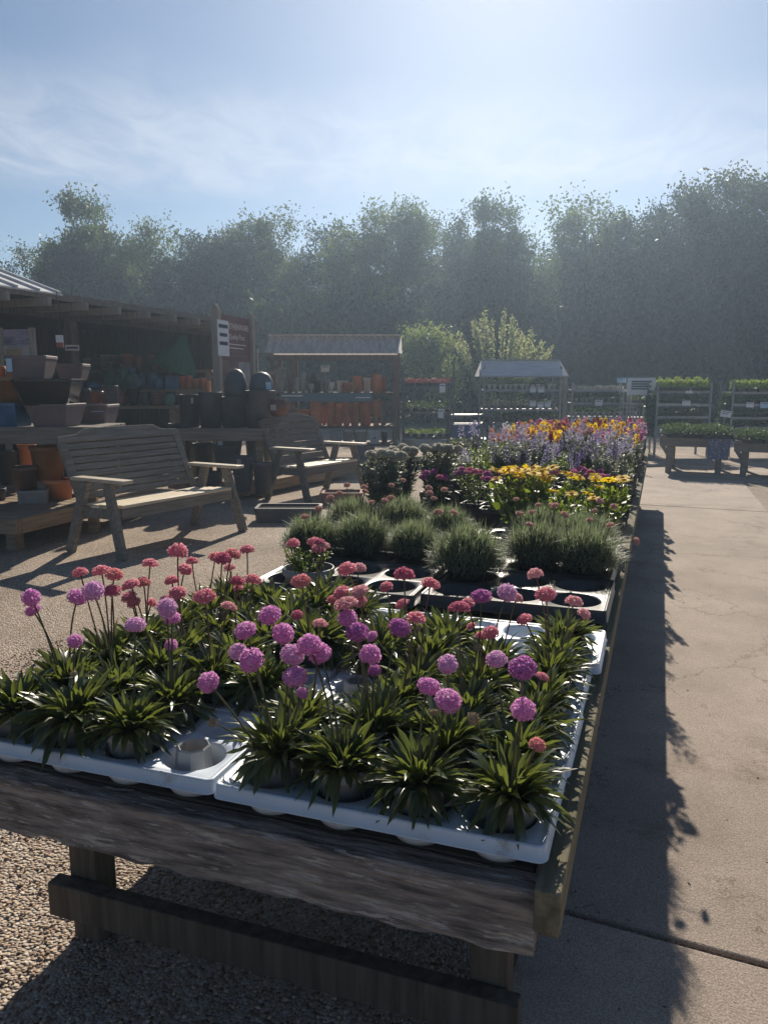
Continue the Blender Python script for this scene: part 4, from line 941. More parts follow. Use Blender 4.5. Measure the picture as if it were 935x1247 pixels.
items = [('jar', 108, 126, 478, TEALG), ('ball', 124, 138, 475, CHAR), ('jar', 137, 155, 475, RUSTG), ('egg', 155, 172, 473, GLOSSB), ('ball', 170, 184, 478, CHAR), ('round', 183, 201, 477, RUSTG), ('jar', 199, 214, 479, TEALG)]
for i, (k, a, b, t_, mt) in enumerate(items):
    pot(k, a, b, t_, 494, KS - .4, mt, f'{ {"dark green glaze": "dark green", "charcoal pot": "charcoal", "oxblood glaze": "oxblood", "glossy black glaze": "glossy black"}[mt.name]} pot on the low front stand, {ordn[i]} along from the poster', 'pots on the low front stand', z=zC)
zD = stall_shelf('shelter_shelf', 'low stand of stacked clay pots beside the notice board', 214, 258, 478, KS, .45)
for i, (a, b, t_) in enumerate([(217, 228, 458), (226, 236, 457), (234, 244, 461), (243, 252, 460), (250, 257, 464)]):
    pot('round', a, b, t_, 478, KS + .15, TERRA, f'stacked terracotta pot on the stand by the notice board, {ordn[i]} from the blue pots', 'clay pots by the notice board', z=zD)
# folded green parasol hanging in the shelter
p = W(222, 437, KS + .2)
t = empty('folded_parasol', p, YAW, 'green canvas parasol half folded under the shelter roof', 'parasol')
MB().tube([(-.22, 0, -.25), (.06, 0, .38)], .012, 6).build('pole', STEEL, t)
m = MB()
rg = []
for k, (r_, q) in enumerate(((.02, 1.0), (.16, .62), (.26, .30), (.30, .12))):
    c = Vector((-.22, 0, -.25)).lerp(Vector((.06, 0, .38)), q)
    rg.append([c + Vector((math.cos(a) * r_ * (1 + .25 * math.cos(5 * a)) * 1.1, math.sin(a) * r_, -math.cos(a) * r_ * .45 - .02 * math.cos(5 * a))) for a in [2 * PI * j / 30 for j in range(30)]])
m.loft(rg, True, False, True).build('canopy', GCLOTH, t, smooth=True)
# poster stand, small notices in the shelter
a = W(4, 460, 9.0); b = W(43, 460, 9.0); zt = W(20, 399, 9.0).z
c = (a + b) / 2; c.z = 0; wd = (b - a).length
t = empty('poster_stand', c, YAW, 'framed poster on two pale posts under the shelter eaves', 'poster')
for s in (-1, 1): MB().box(s * wd / 2 - .03, s * wd / 2 + .03, -.02, .04, 0, zt).build('post', POSTW, t, bevel=.004)
MB().box(-wd / 2 + .034, wd / 2 - .034, 0, .02, zt - .52, zt - .02).build('panel', GREYP, t)
MB().box(-wd / 2 + .04, wd / 2 - .04, -.004, -.001, zt - .20, zt - .03).build('picture', PHOTO, t)
MB().box(-wd / 2 + .06, .06, -.004, -.001, zt - .45, zt - .24).build('picture', M('tan pot picture', (.30, .22, .13), .6, .4, 5, bump=0), t)
for a, b, c, d, kh, mt, lab in ((69, 78, 408, 423, 9.2, CARD, 'small white and red notice hanging beside the poster'), (80, 97, 420, 427, 9.4, STONE, 'narrow grey label strip on the shelter post')):
    p, q = W(a, d, kh), W(b, d, kh); z1 = W(a, c, kh).z; cc = (p + q) / 2; h = z1 - p.z; w = (q - p).length
    t = empty('notice', cc, YAW, lab, 'notice')
    MB().box(-w / 2, w / 2, 0, .006, 0, h).build('card', mt, t)
    if mt is CARD: MB().box(-w / 2, w / 2, -.003, -.001, 0, h * .4).build('red_band', M('notice red', (.35, .08, .08), .7, .1), t)
    else: MB().box(-w * .42, w * .42, -.003, -.001, h * .35, h * .65).build('ink_line', INK, t)
    MB().tube([(0, .01, h), (0, .01, h + .5)], .004, 5).build('hanger', DSTEEL, t)

# ------------------------------------------------------------------ maroon notice board
a, b = Vector((-5.52, 8.98, 0)), Vector((-5.62, 10.06, 0)); c = (a + b) / 2; wd = (b - a).length
t = empty('notice_board', c, math.atan2(b.y - a.y, b.x - a.x), 'tall maroon notice board between two pale round topped posts', 'notice board')
for s in (-1, 1):
    m = MB().box(-.045, .045, -.05, .05, 0, 2.36); m.lathe([(.044, 2.36), (.04, 2.39), (.02, 2.415), (.002, 2.42)], 16)
    m.build('post', POSTW, t, (s * wd / 2, 0, 0), bevel=.006)
MB().box(-wd / 2 + .05, wd / 2 - .05, 0, .025, 1.0, 2.31).build('panel', MAROON, t)
def text(s, parent, x, y, z, size, mat, al='CENTER', ext=.001, sx=1):
    cu = bpy.data.curves.new('lettering', 'FONT'); cu.body = s; cu.size = size; cu.align_x = al; cu.extrude = ext
    tmp = bpy.data.objects.new('lettering', cu); COL.objects.link(tmp); bpy.context.view_layer.update()
    me = bpy.data.meshes.new_from_object(tmp.evaluated_get(bpy.context.evaluated_depsgraph_get())); bpy.data.objects.remove(tmp)
    me.materials.clear(); me.materials.append(mat)
    return ob('lettering', me, parent, (x, y, z), (R(90), 0, 0), (sx, 1, 1))
text('EARTHENWARE', t, .07, -.004, 2.13, .118, LETTER, sx=.92)
text('Quality Pots', t, .07, -.004, 2.0, .10, LETTER)
for k, (a_, b_) in enumerate(((-.36, .36), (-.33, .28), (-.36, .3), (-.34, .36))): MB().box(a_, b_, -.003, -.001, 1.925 - k * .05, 1.938 - k * .05).build('text_line', LETTER if k < 2 else MAUVE, t)
MB().box(.08, wd / 2 - .06, -.006, -.001, 1.36, 1.70).build('picture', GREYP, t)
MB().box(-.24, wd / 2 - .06, -.006, -.001, .98, 1.34).build('picture', GREYP, t)
MB().box(-.42, .05, -.006, -.001, 1.40, 1.71).build('picture', M('brown picture panel', (.20, .12, .10), .6, .4, 3, bump=0), t)
nt_ = empty('paper_notice', (a.x + .055, a.y + .07, 1.76), R(95), 'white paper notice pinned to the near post of the maroon board', 'notice')
MB().box(-.16, .16, -.006, 0, 0, .46).build('card', CARD, nt_)
for k, w_ in enumerate((.13, .11, .12)): MB().box(-w_, w_, -.009, -.007, .36 - k * .11, .405 - k * .11).build('text_line', INK, nt_)

# ------------------------------------------------------------------ roofed pot stall
KP = 14.2
def local(t, p):  # world -> the frame of a camera-facing root
    return t.matrix_basis.inverted() @ p
def pot_stall():
    c = (W(325, 431, KP) + W(488, 431, KP)) / 2; c.z = 0
    t = empty('pot_stall', c, YAW, 'roofed timber stall of terracotta pots with a weathered sheet roof', 'market stall')
    Mi = (Matrix.Translation(c) @ Matrix.Rotation(YAW, 4, 'Z')).inverted()
    L = lambda px, py, kh=KP: Mi @ W(px, py, kh)
    xl, xr = L(323, 431).x, L(486, 431).x; ze = L(323, 431).z; zr = L(338, 412).z + .06; D = 1.1
    # roof: two pitched sheets with ribs
    for s, nm in ((0, 'front'), (1, 'rear')):
        m = MB(); ya, yb = (-.12, D / 2) if s == 0 else (D + .12, D / 2)
        n = 44; ra = []; rb = []; rc = []; rd = []
        for i in range(n + 1):
            x = xl + (xr - xl + .05) * i / n; z = .012 * (i % 2)
            ra.append((x, ya, ze - .0 + z)); rb.append((x, yb, zr + z))
        base = len(m.v); m.v += ra + rb
        for i in range(n): m.f.append((i, i + 1, n + 2 + i, n + 1 + i))
        m.build('roof_sheet', CORR, t)
    MB().bar((xl, D / 2, zr + .03), (xr + .05, D / 2, zr + .03), .16, .025).build('ridge_cap', CORR, t)
    MB().box(xl + .03, xr, -.06, -.03, ze - .12, ze - .02).build('fascia', SHEDW, t)
    for x in (L(331, 431).x, L(352, 431).x, xr - .07):
        for y in (0, D - .08): MB().box(x - .04, x + .04, y, y + .08, 0, ze - .02 + (0 if y == 0 else 0)).build('post', SHEDW, t, bevel=.004)
    # boarded gable end, facing right
    m = MB(); z = .35
    while z < ze:
        m.box(xr - .01, xr + .015, .09, D - .09, z, z + .105); z += .112
    m.build('gable_boards', SHEDW, t)
    MB().prism([(0, 0), (D / 2, zr - ze - .03), (D, 0)], -.012, .012, Matrix.Translation((xr, 0, ze)) @ Matrix.Rotation(R(90), 4, 'Z')).build('gable', SHEDW, t, fix=True)
    MB().box(xr + .017, xr + .03, D / 2 - .1, D / 2 + .12, ze - .02, ze + .16).build('gable_plate', M('green plate', (.12, .2, .06), .6), t)
    zs = [L(400, 478).z, L(400, 519).z, L(400, 541).z]
    for k, z in enumerate(zs):
        MB().box(xl + .12, xr - .09, .09 - .0, D - .1, z - .05, z).build('shelf', SHEDW, t, bevel=.004)
    b0, b1 = L(340, 480, KP - .1), L(453, 488, KP - .1)
    MB().box(b0.x, b1.x, -.055, -.028, zs[0] - .16, zs[0] - .01).build('banner', SLATEB, t)
    MB().box(b0.x + .04, b0.x + .42, -.059, -.057, zs[0] - .07, zs[0] - .045).build('text_line', LETTER, t)
    MB().box(b1.x - .3, b1.x - .03, -.059, -.057, zs[0] - .10, zs[0] - .08).build('text_line', LETTER, t)
    MB().box(L(420, 1).x, xr - .05, -.02, .02, zs[2] - .30, zs[2] - .26).build('rail', SHEDW, t)
    return [W(400, 478, KP).z, W(400, 519, KP).z, W(400, 541, KP).z]
ZP = pot_stall()
def stall_pots(items, pyb, z, kh, where, group):
    n = {}
    for k, a, b, t_, mt, dk in items:
        nm = {'terracotta': 'terracotta', 'pale stone pot': 'pale stone', 'cream pot': 'cream', 'charcoal pot': 'charcoal', 'mauve grey pot': 'grey brown'}[mt.name]
        shp = {'round': 'flowerpot', 'cyl': 'tall pot', 'urn': 'urn', 'egg': 'rounded pot', 'box': 'square pot', 'jar': 'jar', 'dome': 'domed pot', 'square': 'tapered pot', 'ball': 'ball pot'}[k]
        key = nm + ' ' + shp; n[key] = n.get(key, 0) + 1
        o = pot(k, a, b, t_, pyb, kh + dk, mt, f'{key} on {where}, {ordn[n[key] - 1]} such from the notice board', group, z=z)
        if a == 449 and pyb == 541:
            m = MB(); m.lathe([(.028, 0), (.028, .002)], 12); q = ob('dark_mark', m.mesh('dark_mark', INK), o, (0, -.088, .12), (R(78), 0, 0))
stall_pots([('urn', 333, 350, 448, STONE, .3), ('urn', 338, 349, 460, STONE, .15), ('egg', 349, 357, 461, STONE, .2), ('egg', 357, 365, 460, STONE, .2), ('egg', 366, 373, 453, STONE, .25), ('urn', 375, 383, 467, STONE, .2), ('dome', 375, 389, 452, CHAR, .6), ('round', 381, 392, 463, CHAR, .35), ('round', 393, 402, 462, STONE, .3), ('urn', 400, 408, 465, CREAM, .25),
            ('round', 410, 424, 463, CREAM, .4), ('round', 416, 429, 466, TERRA, .2), ('cyl', 429, 441, 458, TERRA, .3), ('round', 442, 452, 460, CREAM, .4), ('cyl', 453, 465, 456, TERRA, .25), ('cyl', 464, 471, 459, TERRA, .35)], 478, ZP[0], KP, 'the stall top shelf', 'pots on the stall top shelf')
stall_pots([('round', 364, 377, 498, TERRA, .3), ('round', 350, 363, 497, STONE, .4), ('cyl', 378, 393, 488, TERRA, .2), ('round', 392, 398, 493, TERRA, .4), ('cyl', 397, 409, 489, TERRA, .25), ('round', 407, 418, 490, TERRA, .2), ('round', 417, 427, 490, TERRA, .25), ('round', 426, 438, 490, TERRA, .2), ('cyl', 438, 452, 489, TERRA, .3), ('urn', 451, 465, 486, TERRA, .2), ('egg', 462, 472, 488, STONE, .5)], 519, ZP[1], KP, 'the stall middle shelf', 'pots on the stall middle shelf')
stall_pots([('box', 402, 416, 524, STONE, .2), ('round', 417, 430, 523, CREAM, .2), ('round', 430, 448, 523, CREAM, .25), ('square', 449, 463, 523, CREAM, .2), ('cyl', 464, 472, 526, MAUVE, .4)], 541, ZP[2], KP, 'the stall lowest shelf', 'pots on the stall lowest shelf')
pot('box', 431, 456, 542, 563, KP + .1, MAUVE, 'grey brown box standing under the stall lowest shelf', z=0)
# price card hanging in the stall
def card(px0, px1, py0, py1, kh, label, mat=CARD, lines=2, rz=0, post=None, tilt=0, name='price_card', group=None, back=None):
    p, q = W(px0, py1, kh), W(px1, py1, kh); h = W(px0, py0, kh).z - p.z; w = (q - p).length; c = (p + q) / 2
    t = empty(name, c, YAW + rz, label, 'sign', group)
    t.rotation_euler.y = tilt
    MB().box(-w / 2, w / 2, 0, .006, 0, h).build('card', mat, t)
    for k in range(lines):
        MB().box(-w * .36, w * (.36 - .16 * (k % 2)), -.003, -.001, h * (.82 - k * .55 / max(1, lines)) - h * .09, h * (.82 - k * .55 / max(1, lines))).build('text_line', INK if mat is not INK else LETTER, t)
    if post: MB().box(-.012, .012, .008, .03, post - c.z, h * .9).build('post', STEEL, t)
    return t
card(391, 401, 445, 453, KP + .5, 'white price card hanging under the pot stall roof', lines=1, post=ZP[0])
# low rail fence left of the stall
t = empty('post_rail', FR(13.4, (320 - 467.5) / FPX * 13.4), YAW, 'pale post with two rails between notice board and pot stall', 'fence')
MB().box(-.13, -.04, -.04, .04, 0, 1.98).build('post', GREYW, t, bevel=.004)
MB().box(-.03, .22, -.02, .02, 1.86, 1.92).build('rail', GREYW, t); MB().box(-.03, .22, -.02, .02, 1.55, 1.62).build('rail', GREYW, t)

# ------------------------------------------------------------------ wire racks and trolleys
def clump_mesh(n, w, d, h, s, mat, g=rng):
    c = g.uniform(-1, 1, (n, 3)) * np.array([w / 2, d / 2, h / 2]); c[:, 2] += h / 2 + (g.uniform(0, 1, n) ** 3) * h * .5
    return npmesh('leafy_row', *diamonds(c, s, g, up=.8, asp=.6), mat)
def rack(name, label, px0, px1, pyt, shelves, kh, mat=STEEL, depth=.55, roof=None, bottom=0):
    a, b = W(px0, pyt, kh), W(px1, pyt, kh); wd = (b - a).length; c = (a + b) / 2; zt = c.z; c.z = 0
    t = empty(name, c, YAW, label, 'plant rack', 'racks at the back of the yard')
    for sx in (-1, 1):
        for y in (0, depth): MB().box(sx * wd / 2 - .018, sx * wd / 2 + .018, y - .018, y + .018, 0, zt).build('post', mat, t)
    zz = []
    for py in shelves:
        z = W(px0, py, kh).z; zz.append(z)
        m = MB().box(-wd / 2 + .02, wd / 2 - .02, -.012, .012, z - .045, z).box(-wd / 2 + .02, wd / 2 - .02, depth - .012, depth + .012, z - .045, z).box(-wd / 2 + .02, wd / 2 - .02, .013, depth - .013, z - .03, z - .012)
        m.build('shelf', mat, t)
    return t, zz, wd
def row_pots(root, z, wd, n, r, h, mat, label, group, y=.12, name='small_pot', plant=None, fill=1.0):
    me = pot_round(r, h, rim=.008, lip=.004, n=14).mesh(name, mat, True)
    for i in range(n):
        x = (-.5 + (i + .5) / n) * (wd - .1) * fill + rnd.uniform(-.01, .01)
        p = root.matrix_basis @ Vector((x, y + rnd.uniform(-.03, .05), z))
        o = ob(name, me, None, p, (0, 0, rnd.uniform(0, 6)), rnd.uniform(.88, 1.1))
        tag(o, f'{label}, {ordn[i]} from the stall end', 'pot', group)
def row_plants(root, z, x0, x1, n, h, mat, label, group, y=.14, w=None, s=.022, num=260, d=.36, tray=True, cat='seedling tray'):
    w = (x1 - x0) / n * .96
    me = clump_mesh(num, w, d, h, s, mat)
    tm = pot_square(w * .97, .06, w * .93, d, d * .96, .006, .012).mesh('seed_tray', BPOT) if tray else None
    for i in range(n):
        x = x0 + (i + .5) * (x1 - x0) / n
        p = root.matrix_basis @ Vector((x, y + d * .3, z))
        t = empty('seedling_tray', p, YAW, f'{label}, {ordn[i]} from the stall end', cat, group)
        if tm: ob('tray', tm, t)
        ob('foliage', me, t, (0, 0, .03), (0, 0, PI * (i % 2)))
bpy.context.view_layer.update()
# A: dark rack beside the stall with red flowers on top
t, zz, wd = rack('plant_rack', 'dark steel rack beside the pot stall with red flowers on its top shelf', 492, 549, 462, (470, 502, 532), 14.9, DSTEEL)
bpy.context.view_layer.update()
row_plants(t, zz[0], -.45, .45, 4, .09, petal('dusty red bedding petals', (.36, .12, .12), .15), 'tray of red bedding flowers on the dark rack top', 'red flower trays', s=.018)
row_plants(t, zz[1], -.45, .45, 3, .16, BOXG, 'tray of dark green plants on the dark rack middle shelf', 'dark rack green trays', num=120)
row_plants(t, zz[2], -.45, .45, 3, .10, HERB, 'tray of dark green plants on the dark rack bottom shelf', 'dark rack bottom trays', num=120)
row_pots(t, zz[1], wd, 5, .035, .07, STONE, 'small pale pot on the dark rack middle shelf', 'pale pots on the dark rack', y=.02)
row_pots(t, zz[2], wd, 5, .035, .06, CREAM, 'small cream pot on the dark rack bottom shelf', 'cream pots on the dark rack', y=.02)
MB().box(-.02, .02, -.02, .02, 0, 1.88).build('tall_post', DSTEEL, t, (wd / 2 + .06, .1, 0))
card(535, 542, 467, 478, 14.8, 'pale price card clipped to the dark rack upper shelf', CARD, 1); card(533, 540, 498, 509, 14.8, 'pale price card clipped to the dark rack middle shelf', CARD, 1)
# steel drawer unit and crate between the racks
t = empty('low_table', W(573, 560, 15.2), YAW, 'low dark table with a blue crate under it between the racks', 'table'); t.location.z = 0
zt = W(573, 505, 15.2).z
MB().box(-.40, .42, -.05, .5, zt - .05, zt).build('top', DSTEEL, t, bevel=.004); MB().box(-.38, .40, -.03, .45, zt - .22, zt - .18).build('shelf', DSTEEL, t)
for sx in (-.37, .37):
    for y in (-.02, .44): MB().box(sx - .02, sx + .02, y - .02, y + .02, 0, zt - .05).build('leg', DSTEEL, t)
pot('box', 549, 583, 516, 556, 15.0, BLUEPL, 'dark blue plastic crate under the low table', name='plastic_crate', cat='crate', z=0)
pot('round', 489, 505, 534, 556, 14.4, STONE, 'grey round tub with pale lid beside the stall post', z=0)
# B: roofed display stand
t, zz, wd = rack('roofed_stand', 'display stand under a cloudy clear pitched roof, full of small silver pots', 590, 683, 446, (474, 498, 515, 535), 15.6, STEEL, .7)
bpy.context.view_layer.update()
ze = W(590, 458, 15.6).z; zr = W(590, 441, 15.6).z + .04
m = MB(); xx = wd / 2 + .10
for ya, yb in ((-.25, .30), (.85, .30)):
    pl = [(-xx, ya, ze), (xx, ya, ze), (xx - .06, yb, zr), (-xx + .06, yb, zr)]
    m.add(pl, [(0, 1, 2, 3)])
m.build('roof', CLEAR, t)
MB().bar((-xx, -.25, ze - .012), (xx, -.25, ze - .012), .025, .03).build('eave_bar', STEEL, t)
MB().bar((-xx + .06, .3, zr + .012), (xx - .06, .3, zr + .012), .05, .02).build('ridge_bar', STEEL, t)
MB().bar((xx - .03, -.1, 0), (xx - .03, -.1, ze - .03), .07, .05).build('corner_post', POSTW, t)
for k, (n, r, h, mt, nm) in enumerate(((13, .045, .10, CREAM, 'white pot'), (11, .05, .11, STONE, 'grey pot'), (9, .06, .12, MAUVE, 'brownish pot'), (8, .07, .14, STONE, 'large grey pot'))):
    row_pots(t, zz[k], wd, n, r, h, mt, f'small {nm} on the roofed stand, {ordn[k]} shelf down', f'{nm}s on the roofed stand', y=.08)
row_plants(t, zz[1], -wd / 2 + .03, wd / 2 - .03, 6, .16, SILV, 'tray of silvery plants on the roofed stand second shelf', 'roofed stand silver trays', num=160, y=.3, d=.3)
row_plants(t, zz[2], -wd / 2 + .03, wd / 2 - .03, 6, .15, HERB, 'tray of green plants on the roofed stand third shelf', 'roofed stand green trays', num=160, y=.3, d=.3)
row_plants(t, zz[0], -wd / 2 + .03, wd / 2 - .03, 6, .13, SILV, 'tray of silvery plants on the roofed stand top shelf', 'roofed stand top trays', num=160, y=.3, d=.3)
for i in range(6): 
    p = t.matrix_basis @ Vector((-wd / 2 - .05 + rnd.uniform(-.05, .35), -.06 + rnd.uniform(-.06, .0), W(590, 482 + i * 7, 15.6).z))
    m = MB(); 
    n = 20
    for j in range(n):
        a0, a1 = 2 * PI * j / n, 2 * PI * (j + 1) / n
        m.bar((math.cos(a0) * .075, 0, math.sin(a0) * .075), (math.cos(a1) * .075, 0, math.sin(a1) * .075), .012, .012)
    m.box(-.004, .004, -.004, .004, .07, .2)
    tag(m.build('wire_ring', STEEL, None, p, (0, 0, YAW + rnd.uniform(-.5, .5))), f'small silver ring ornament on the side of the roofed stand, {ordn[i]} down', 'ornament', 'silver ring ornaments')
for i, (a, c) in enumerate(((645, 471), (655, 471), (645, 488), (654, 490), (663, 489))): card(a, a + 7, c, c + 7, 15.5, f'square pale price card on the roofed stand, {ordn[i % 2 if i < 2 else i - 2]} of the {"upper" if i < 2 else "lower"} row', CARD, 1, group='cards on the roofed stand')
# C: rack with rows of jars
t, zz, wd = rack('plant_rack', 'open steel rack with rows of pale pots beside the roofed stand', 697, 764, 466, (474, 490, 507), 15.6, STEEL, .5)
bpy.context.view_layer.update()
row_pots(t, zz[0], wd, 11, .048, .07, CREAM, 'small white pot on the open rack top shelf', 'white pots on the open rack', y=.06)
row_pots(t, zz[1], wd, 9, .045, .09, STONE, 'small grey pot on the open rack second shelf', 'grey pots on the open rack', y=.1)
row_pots(t, zz[2], wd, 9, .045, .08, CREAM, 'small white pot on the open rack third shelf', 'white pots low on the open rack', y=.1)
row_plants(t, zz[1], -wd / 2 + .03, wd / 2 - .03, 5, .12, BOXG, 'tray of small dark plants on the open rack second shelf', 'open rack plant trays', num=140, y=.2, d=.25)
row_plants(t, zz[2], -wd / 2 + .03, wd / 2 - .03, 5, .12, HERB, 'tray of small green plants on the open rack third shelf', 'open rack lower trays', num=140, y=.2, d=.25)
card(724, 733, 487, 494, 15.5, 'price card on the open rack second shelf', CARD, 1); card(714, 722, 507, 512, 15.5, 'price card on the open rack third shelf', CARD, 1)
# D: rack carrying the wide white sign
t, zz, wd = rack('plant_rack', 'plain steel rack behind the wide white sign', 768, 794, 476, (491, 508, 517), 15.9, STEEL, .5)
bpy.context.view_layer.update()
row_plants(t, zz[0], -.2, .2, 2, .10, BOXG, 'tray of green seedlings on the plain rack', 'plain rack trays', num=120)
card(763, 797, 460, 481, 15.45, 'wide white price sign with grey writing above the racks', CARD, 4, name='price_sign', post=.4)
card(751, 762, 460, 466, 15.5, 'narrow teal and white sign beside the wide price sign', BLUECARD, 1, post=.9)
# white lattice planter
p0, p1 = W(753, 517, 15.0), W(774, 517, 15.0); c = (p0 + p1) / 2; w = (p1 - p0).length; h = W(753, 491, 15.0).z - c.z
t = empty('lattice_planter', c, YAW, 'pale lattice panel box standing among the racks', 'planter')
m = MB()
for k in range(6): m.box(-w / 2 + k * w / 5 - .012, -w / 2 + k * w / 5 + .012, 0, .012, 0, h)
m.build('uprights', STONE, t)
m = MB()
for k in range(6): m.box(-w / 2 - .012, w / 2 + .012, .014, .026, k * h / 5.2, k * h / 5.2 + .024)
m.build('crossbars', STONE, t)
MB().box(-.012, .012, .03, .05, -c.z, h * .9).build('stake', STONE, t)
p = W(771, 523, 15.0); t = empty('bench_table', (p.x, p.y, 0), YAW, 'green topped low table under the lattice panel', 'table')
MB().box(-.28, .28, -.1, .35, p.z - .03, p.z).build('top', M('green table plastic', (.05, .22, .14), .5, .1), t)
for sx in (-.24, .24): MB().box(sx - .02, sx + .02, 0, .04, 0, p.z - .03).build('leg', DSTEEL, t)
# E, F: trolleys of lettuce coloured plants
for nm, a, b, top, sh, lab in (('E', 801, 866, 465, (476, 492, 507, 519), 'steel trolley of bright green trays beside the wide sign'), ('F', 893, 962, 464, (477, 492, 508, 520), 'steel trolley of bright green trays at the end of the racks')):
    t, zz, wd = rack('plant_trolley', lab, a, b, top, sh, 14.9, STEEL, .55)
    bpy.context.view_layer.update()
    wh = 'the first trolley' if nm == 'E' else 'the end trolley'
    row_plants(t, zz[0], -wd / 2 + .03, wd / 2 - .03, 5, .16, SALAD, f'bright green seedling tray on top of {wh}', f'bright trays on top of {wh}', s=.03, num=240, y=.0)
    for k in (1, 2, 3):
        row_plants(t, zz[k], -wd / 2 + .03, wd / 2 - .03, 4, .10, SALAD if k == 3 else BOXG, f'dark green seedling tray on {wh}, {ordn[k]} shelf down', f'trays on shelf {ordn[k]} of {wh}', num=110)
    o = tag(ob('trailing_plant', clump_mesh(600, .16, .22, .6, .05, BOXG), None, t.matrix_basis @ Vector((-wd / 2 - .06, .15, zz[3] - .2)), (0, 0, YAW)), f'leafy green climber at the near side of {wh}', 'plant')
card(834, 843, 472, 479, 14.85, 'white price card on the first trolley top shelf', CARD, 1); card(830, 840, 488, 494, 14.85, 'white price card on the first trolley second shelf', CARD, 1)
card(908, 917, 490, 496, 14.85, 'cream price card on the end trolley', CARD, 1); card(925, 936, 490, 497, 14.85, 'pale blue price card on the end trolley', BLUECARD, 1)
card(876, 889, 500, 508, 14.3, 'tilted blue and white price board between the two trolleys', CARD, 2, tilt=R(8), post=.3, name='price_board')

# ------------------------------------------------------------------ herb tables by the path
def herb_table(label, c, rz, w, d, z, mat, wh, nt):
    t = empty('herb_table', c, rz, label, 'display table')
    MB().box(-w / 2, w / 2, 0, .035, z - .17, z).build('front_board', mat, t, bevel=.005)
    MB().box(-w / 2, w / 2, d - .035, d, z - .17, z).build('rear_board', mat, t, bevel=.005)
    for s in (-1, 1): MB().box(s * w / 2 - .018, s * w / 2 + .018, .038, d - .038, z - .17, z).build('side_board', mat, t)
    m = MB(); 
    for k in range(6): m.box(-w / 2 + .02, w / 2 - .02, .05 + k * (d - .1) / 6, .04 + (k + .9) * (d - .1) / 6, z - .06, z - .035)
    m.build('deck', mat, t)
    for s in (-1, 1):
        for y in (.04, d - .12):
            MB().box(s * (w / 2 - .13) - .045, s * (w / 2 - .13) + .045, y, y + .08, 0, z - .062).build('leg', mat, t, bevel=.004)
        MB().bar((s * (w / 2 - .02), .08, z - .16), (s * (w / 2 - .15), .08, z - .36), .04, .06).build('brace', mat, t)
    bpy.context.view_layer.update()
    row_plants(t, z - .03, -w / 2 + .02, w / 2 - .02, nt, .13, BOXG, f'grey plastic tray of small green herbs on {wh}', f'herb trays on {wh}', s=.018, num=520, y=.0, d=.5, cat='herb tray')
    row_plants(t, z - .03, -w / 2 + .02, w / 2 - .02, nt, .13, BOXG, f'rear tray of small green herbs on {wh}', f'rear herb trays on {wh}', s=.018, num=420, y=.38, d=.45, cat='herb tray')
    return t
herb_table('grey timber table of herbs across the end of the path', (.52, 12.87, 0), R(-4), .98, 1.0, .60, GREYW, 'the path-end table', 4)
herb_table('second grey timber table of herbs beside the path-end one', (1.74, 12.66, 0), R(-7), 1.3, 1.0, .555, GREYW, 'the second table', 5)
p = Vector((.86, 12.80, 0))
o = MB()
n = 8; rows = []
for i in range(7):
    z = .575 - i * .055
    rows.append([(-.15 + .30 * j / n, .012 * math.sin(j * 1.9 + i * .6) - (.0 if i else .0), z) for j in range(n + 1)])
back = [[(x, y + .008, z) for x, y, z in r] for r in rows]
for i in range(6):
    for j in range(n): pass
V = [q for r in rows for q in r] + [q for r in back for q in r]; F = []
N1 = n + 1; off = 7 * N1
for i in range(6):
    for j in range(n):
        F.append((i * N1 + j, (i + 1) * N1 + j, (i + 1) * N1 + j + 1, i * N1 + j + 1)); F.append((off + i * N1 + j, off + i * N1 + j + 1, off + (i + 1) * N1 + j + 1, off + (i + 1) * N1 + j))
o.add(V, F)
tag(o.build('hanging_cloth', BCLOTH, None, p, (0, 0, R(-5))), 'speckled blue cloth hanging over the front of the path-end herb table', 'cloth')

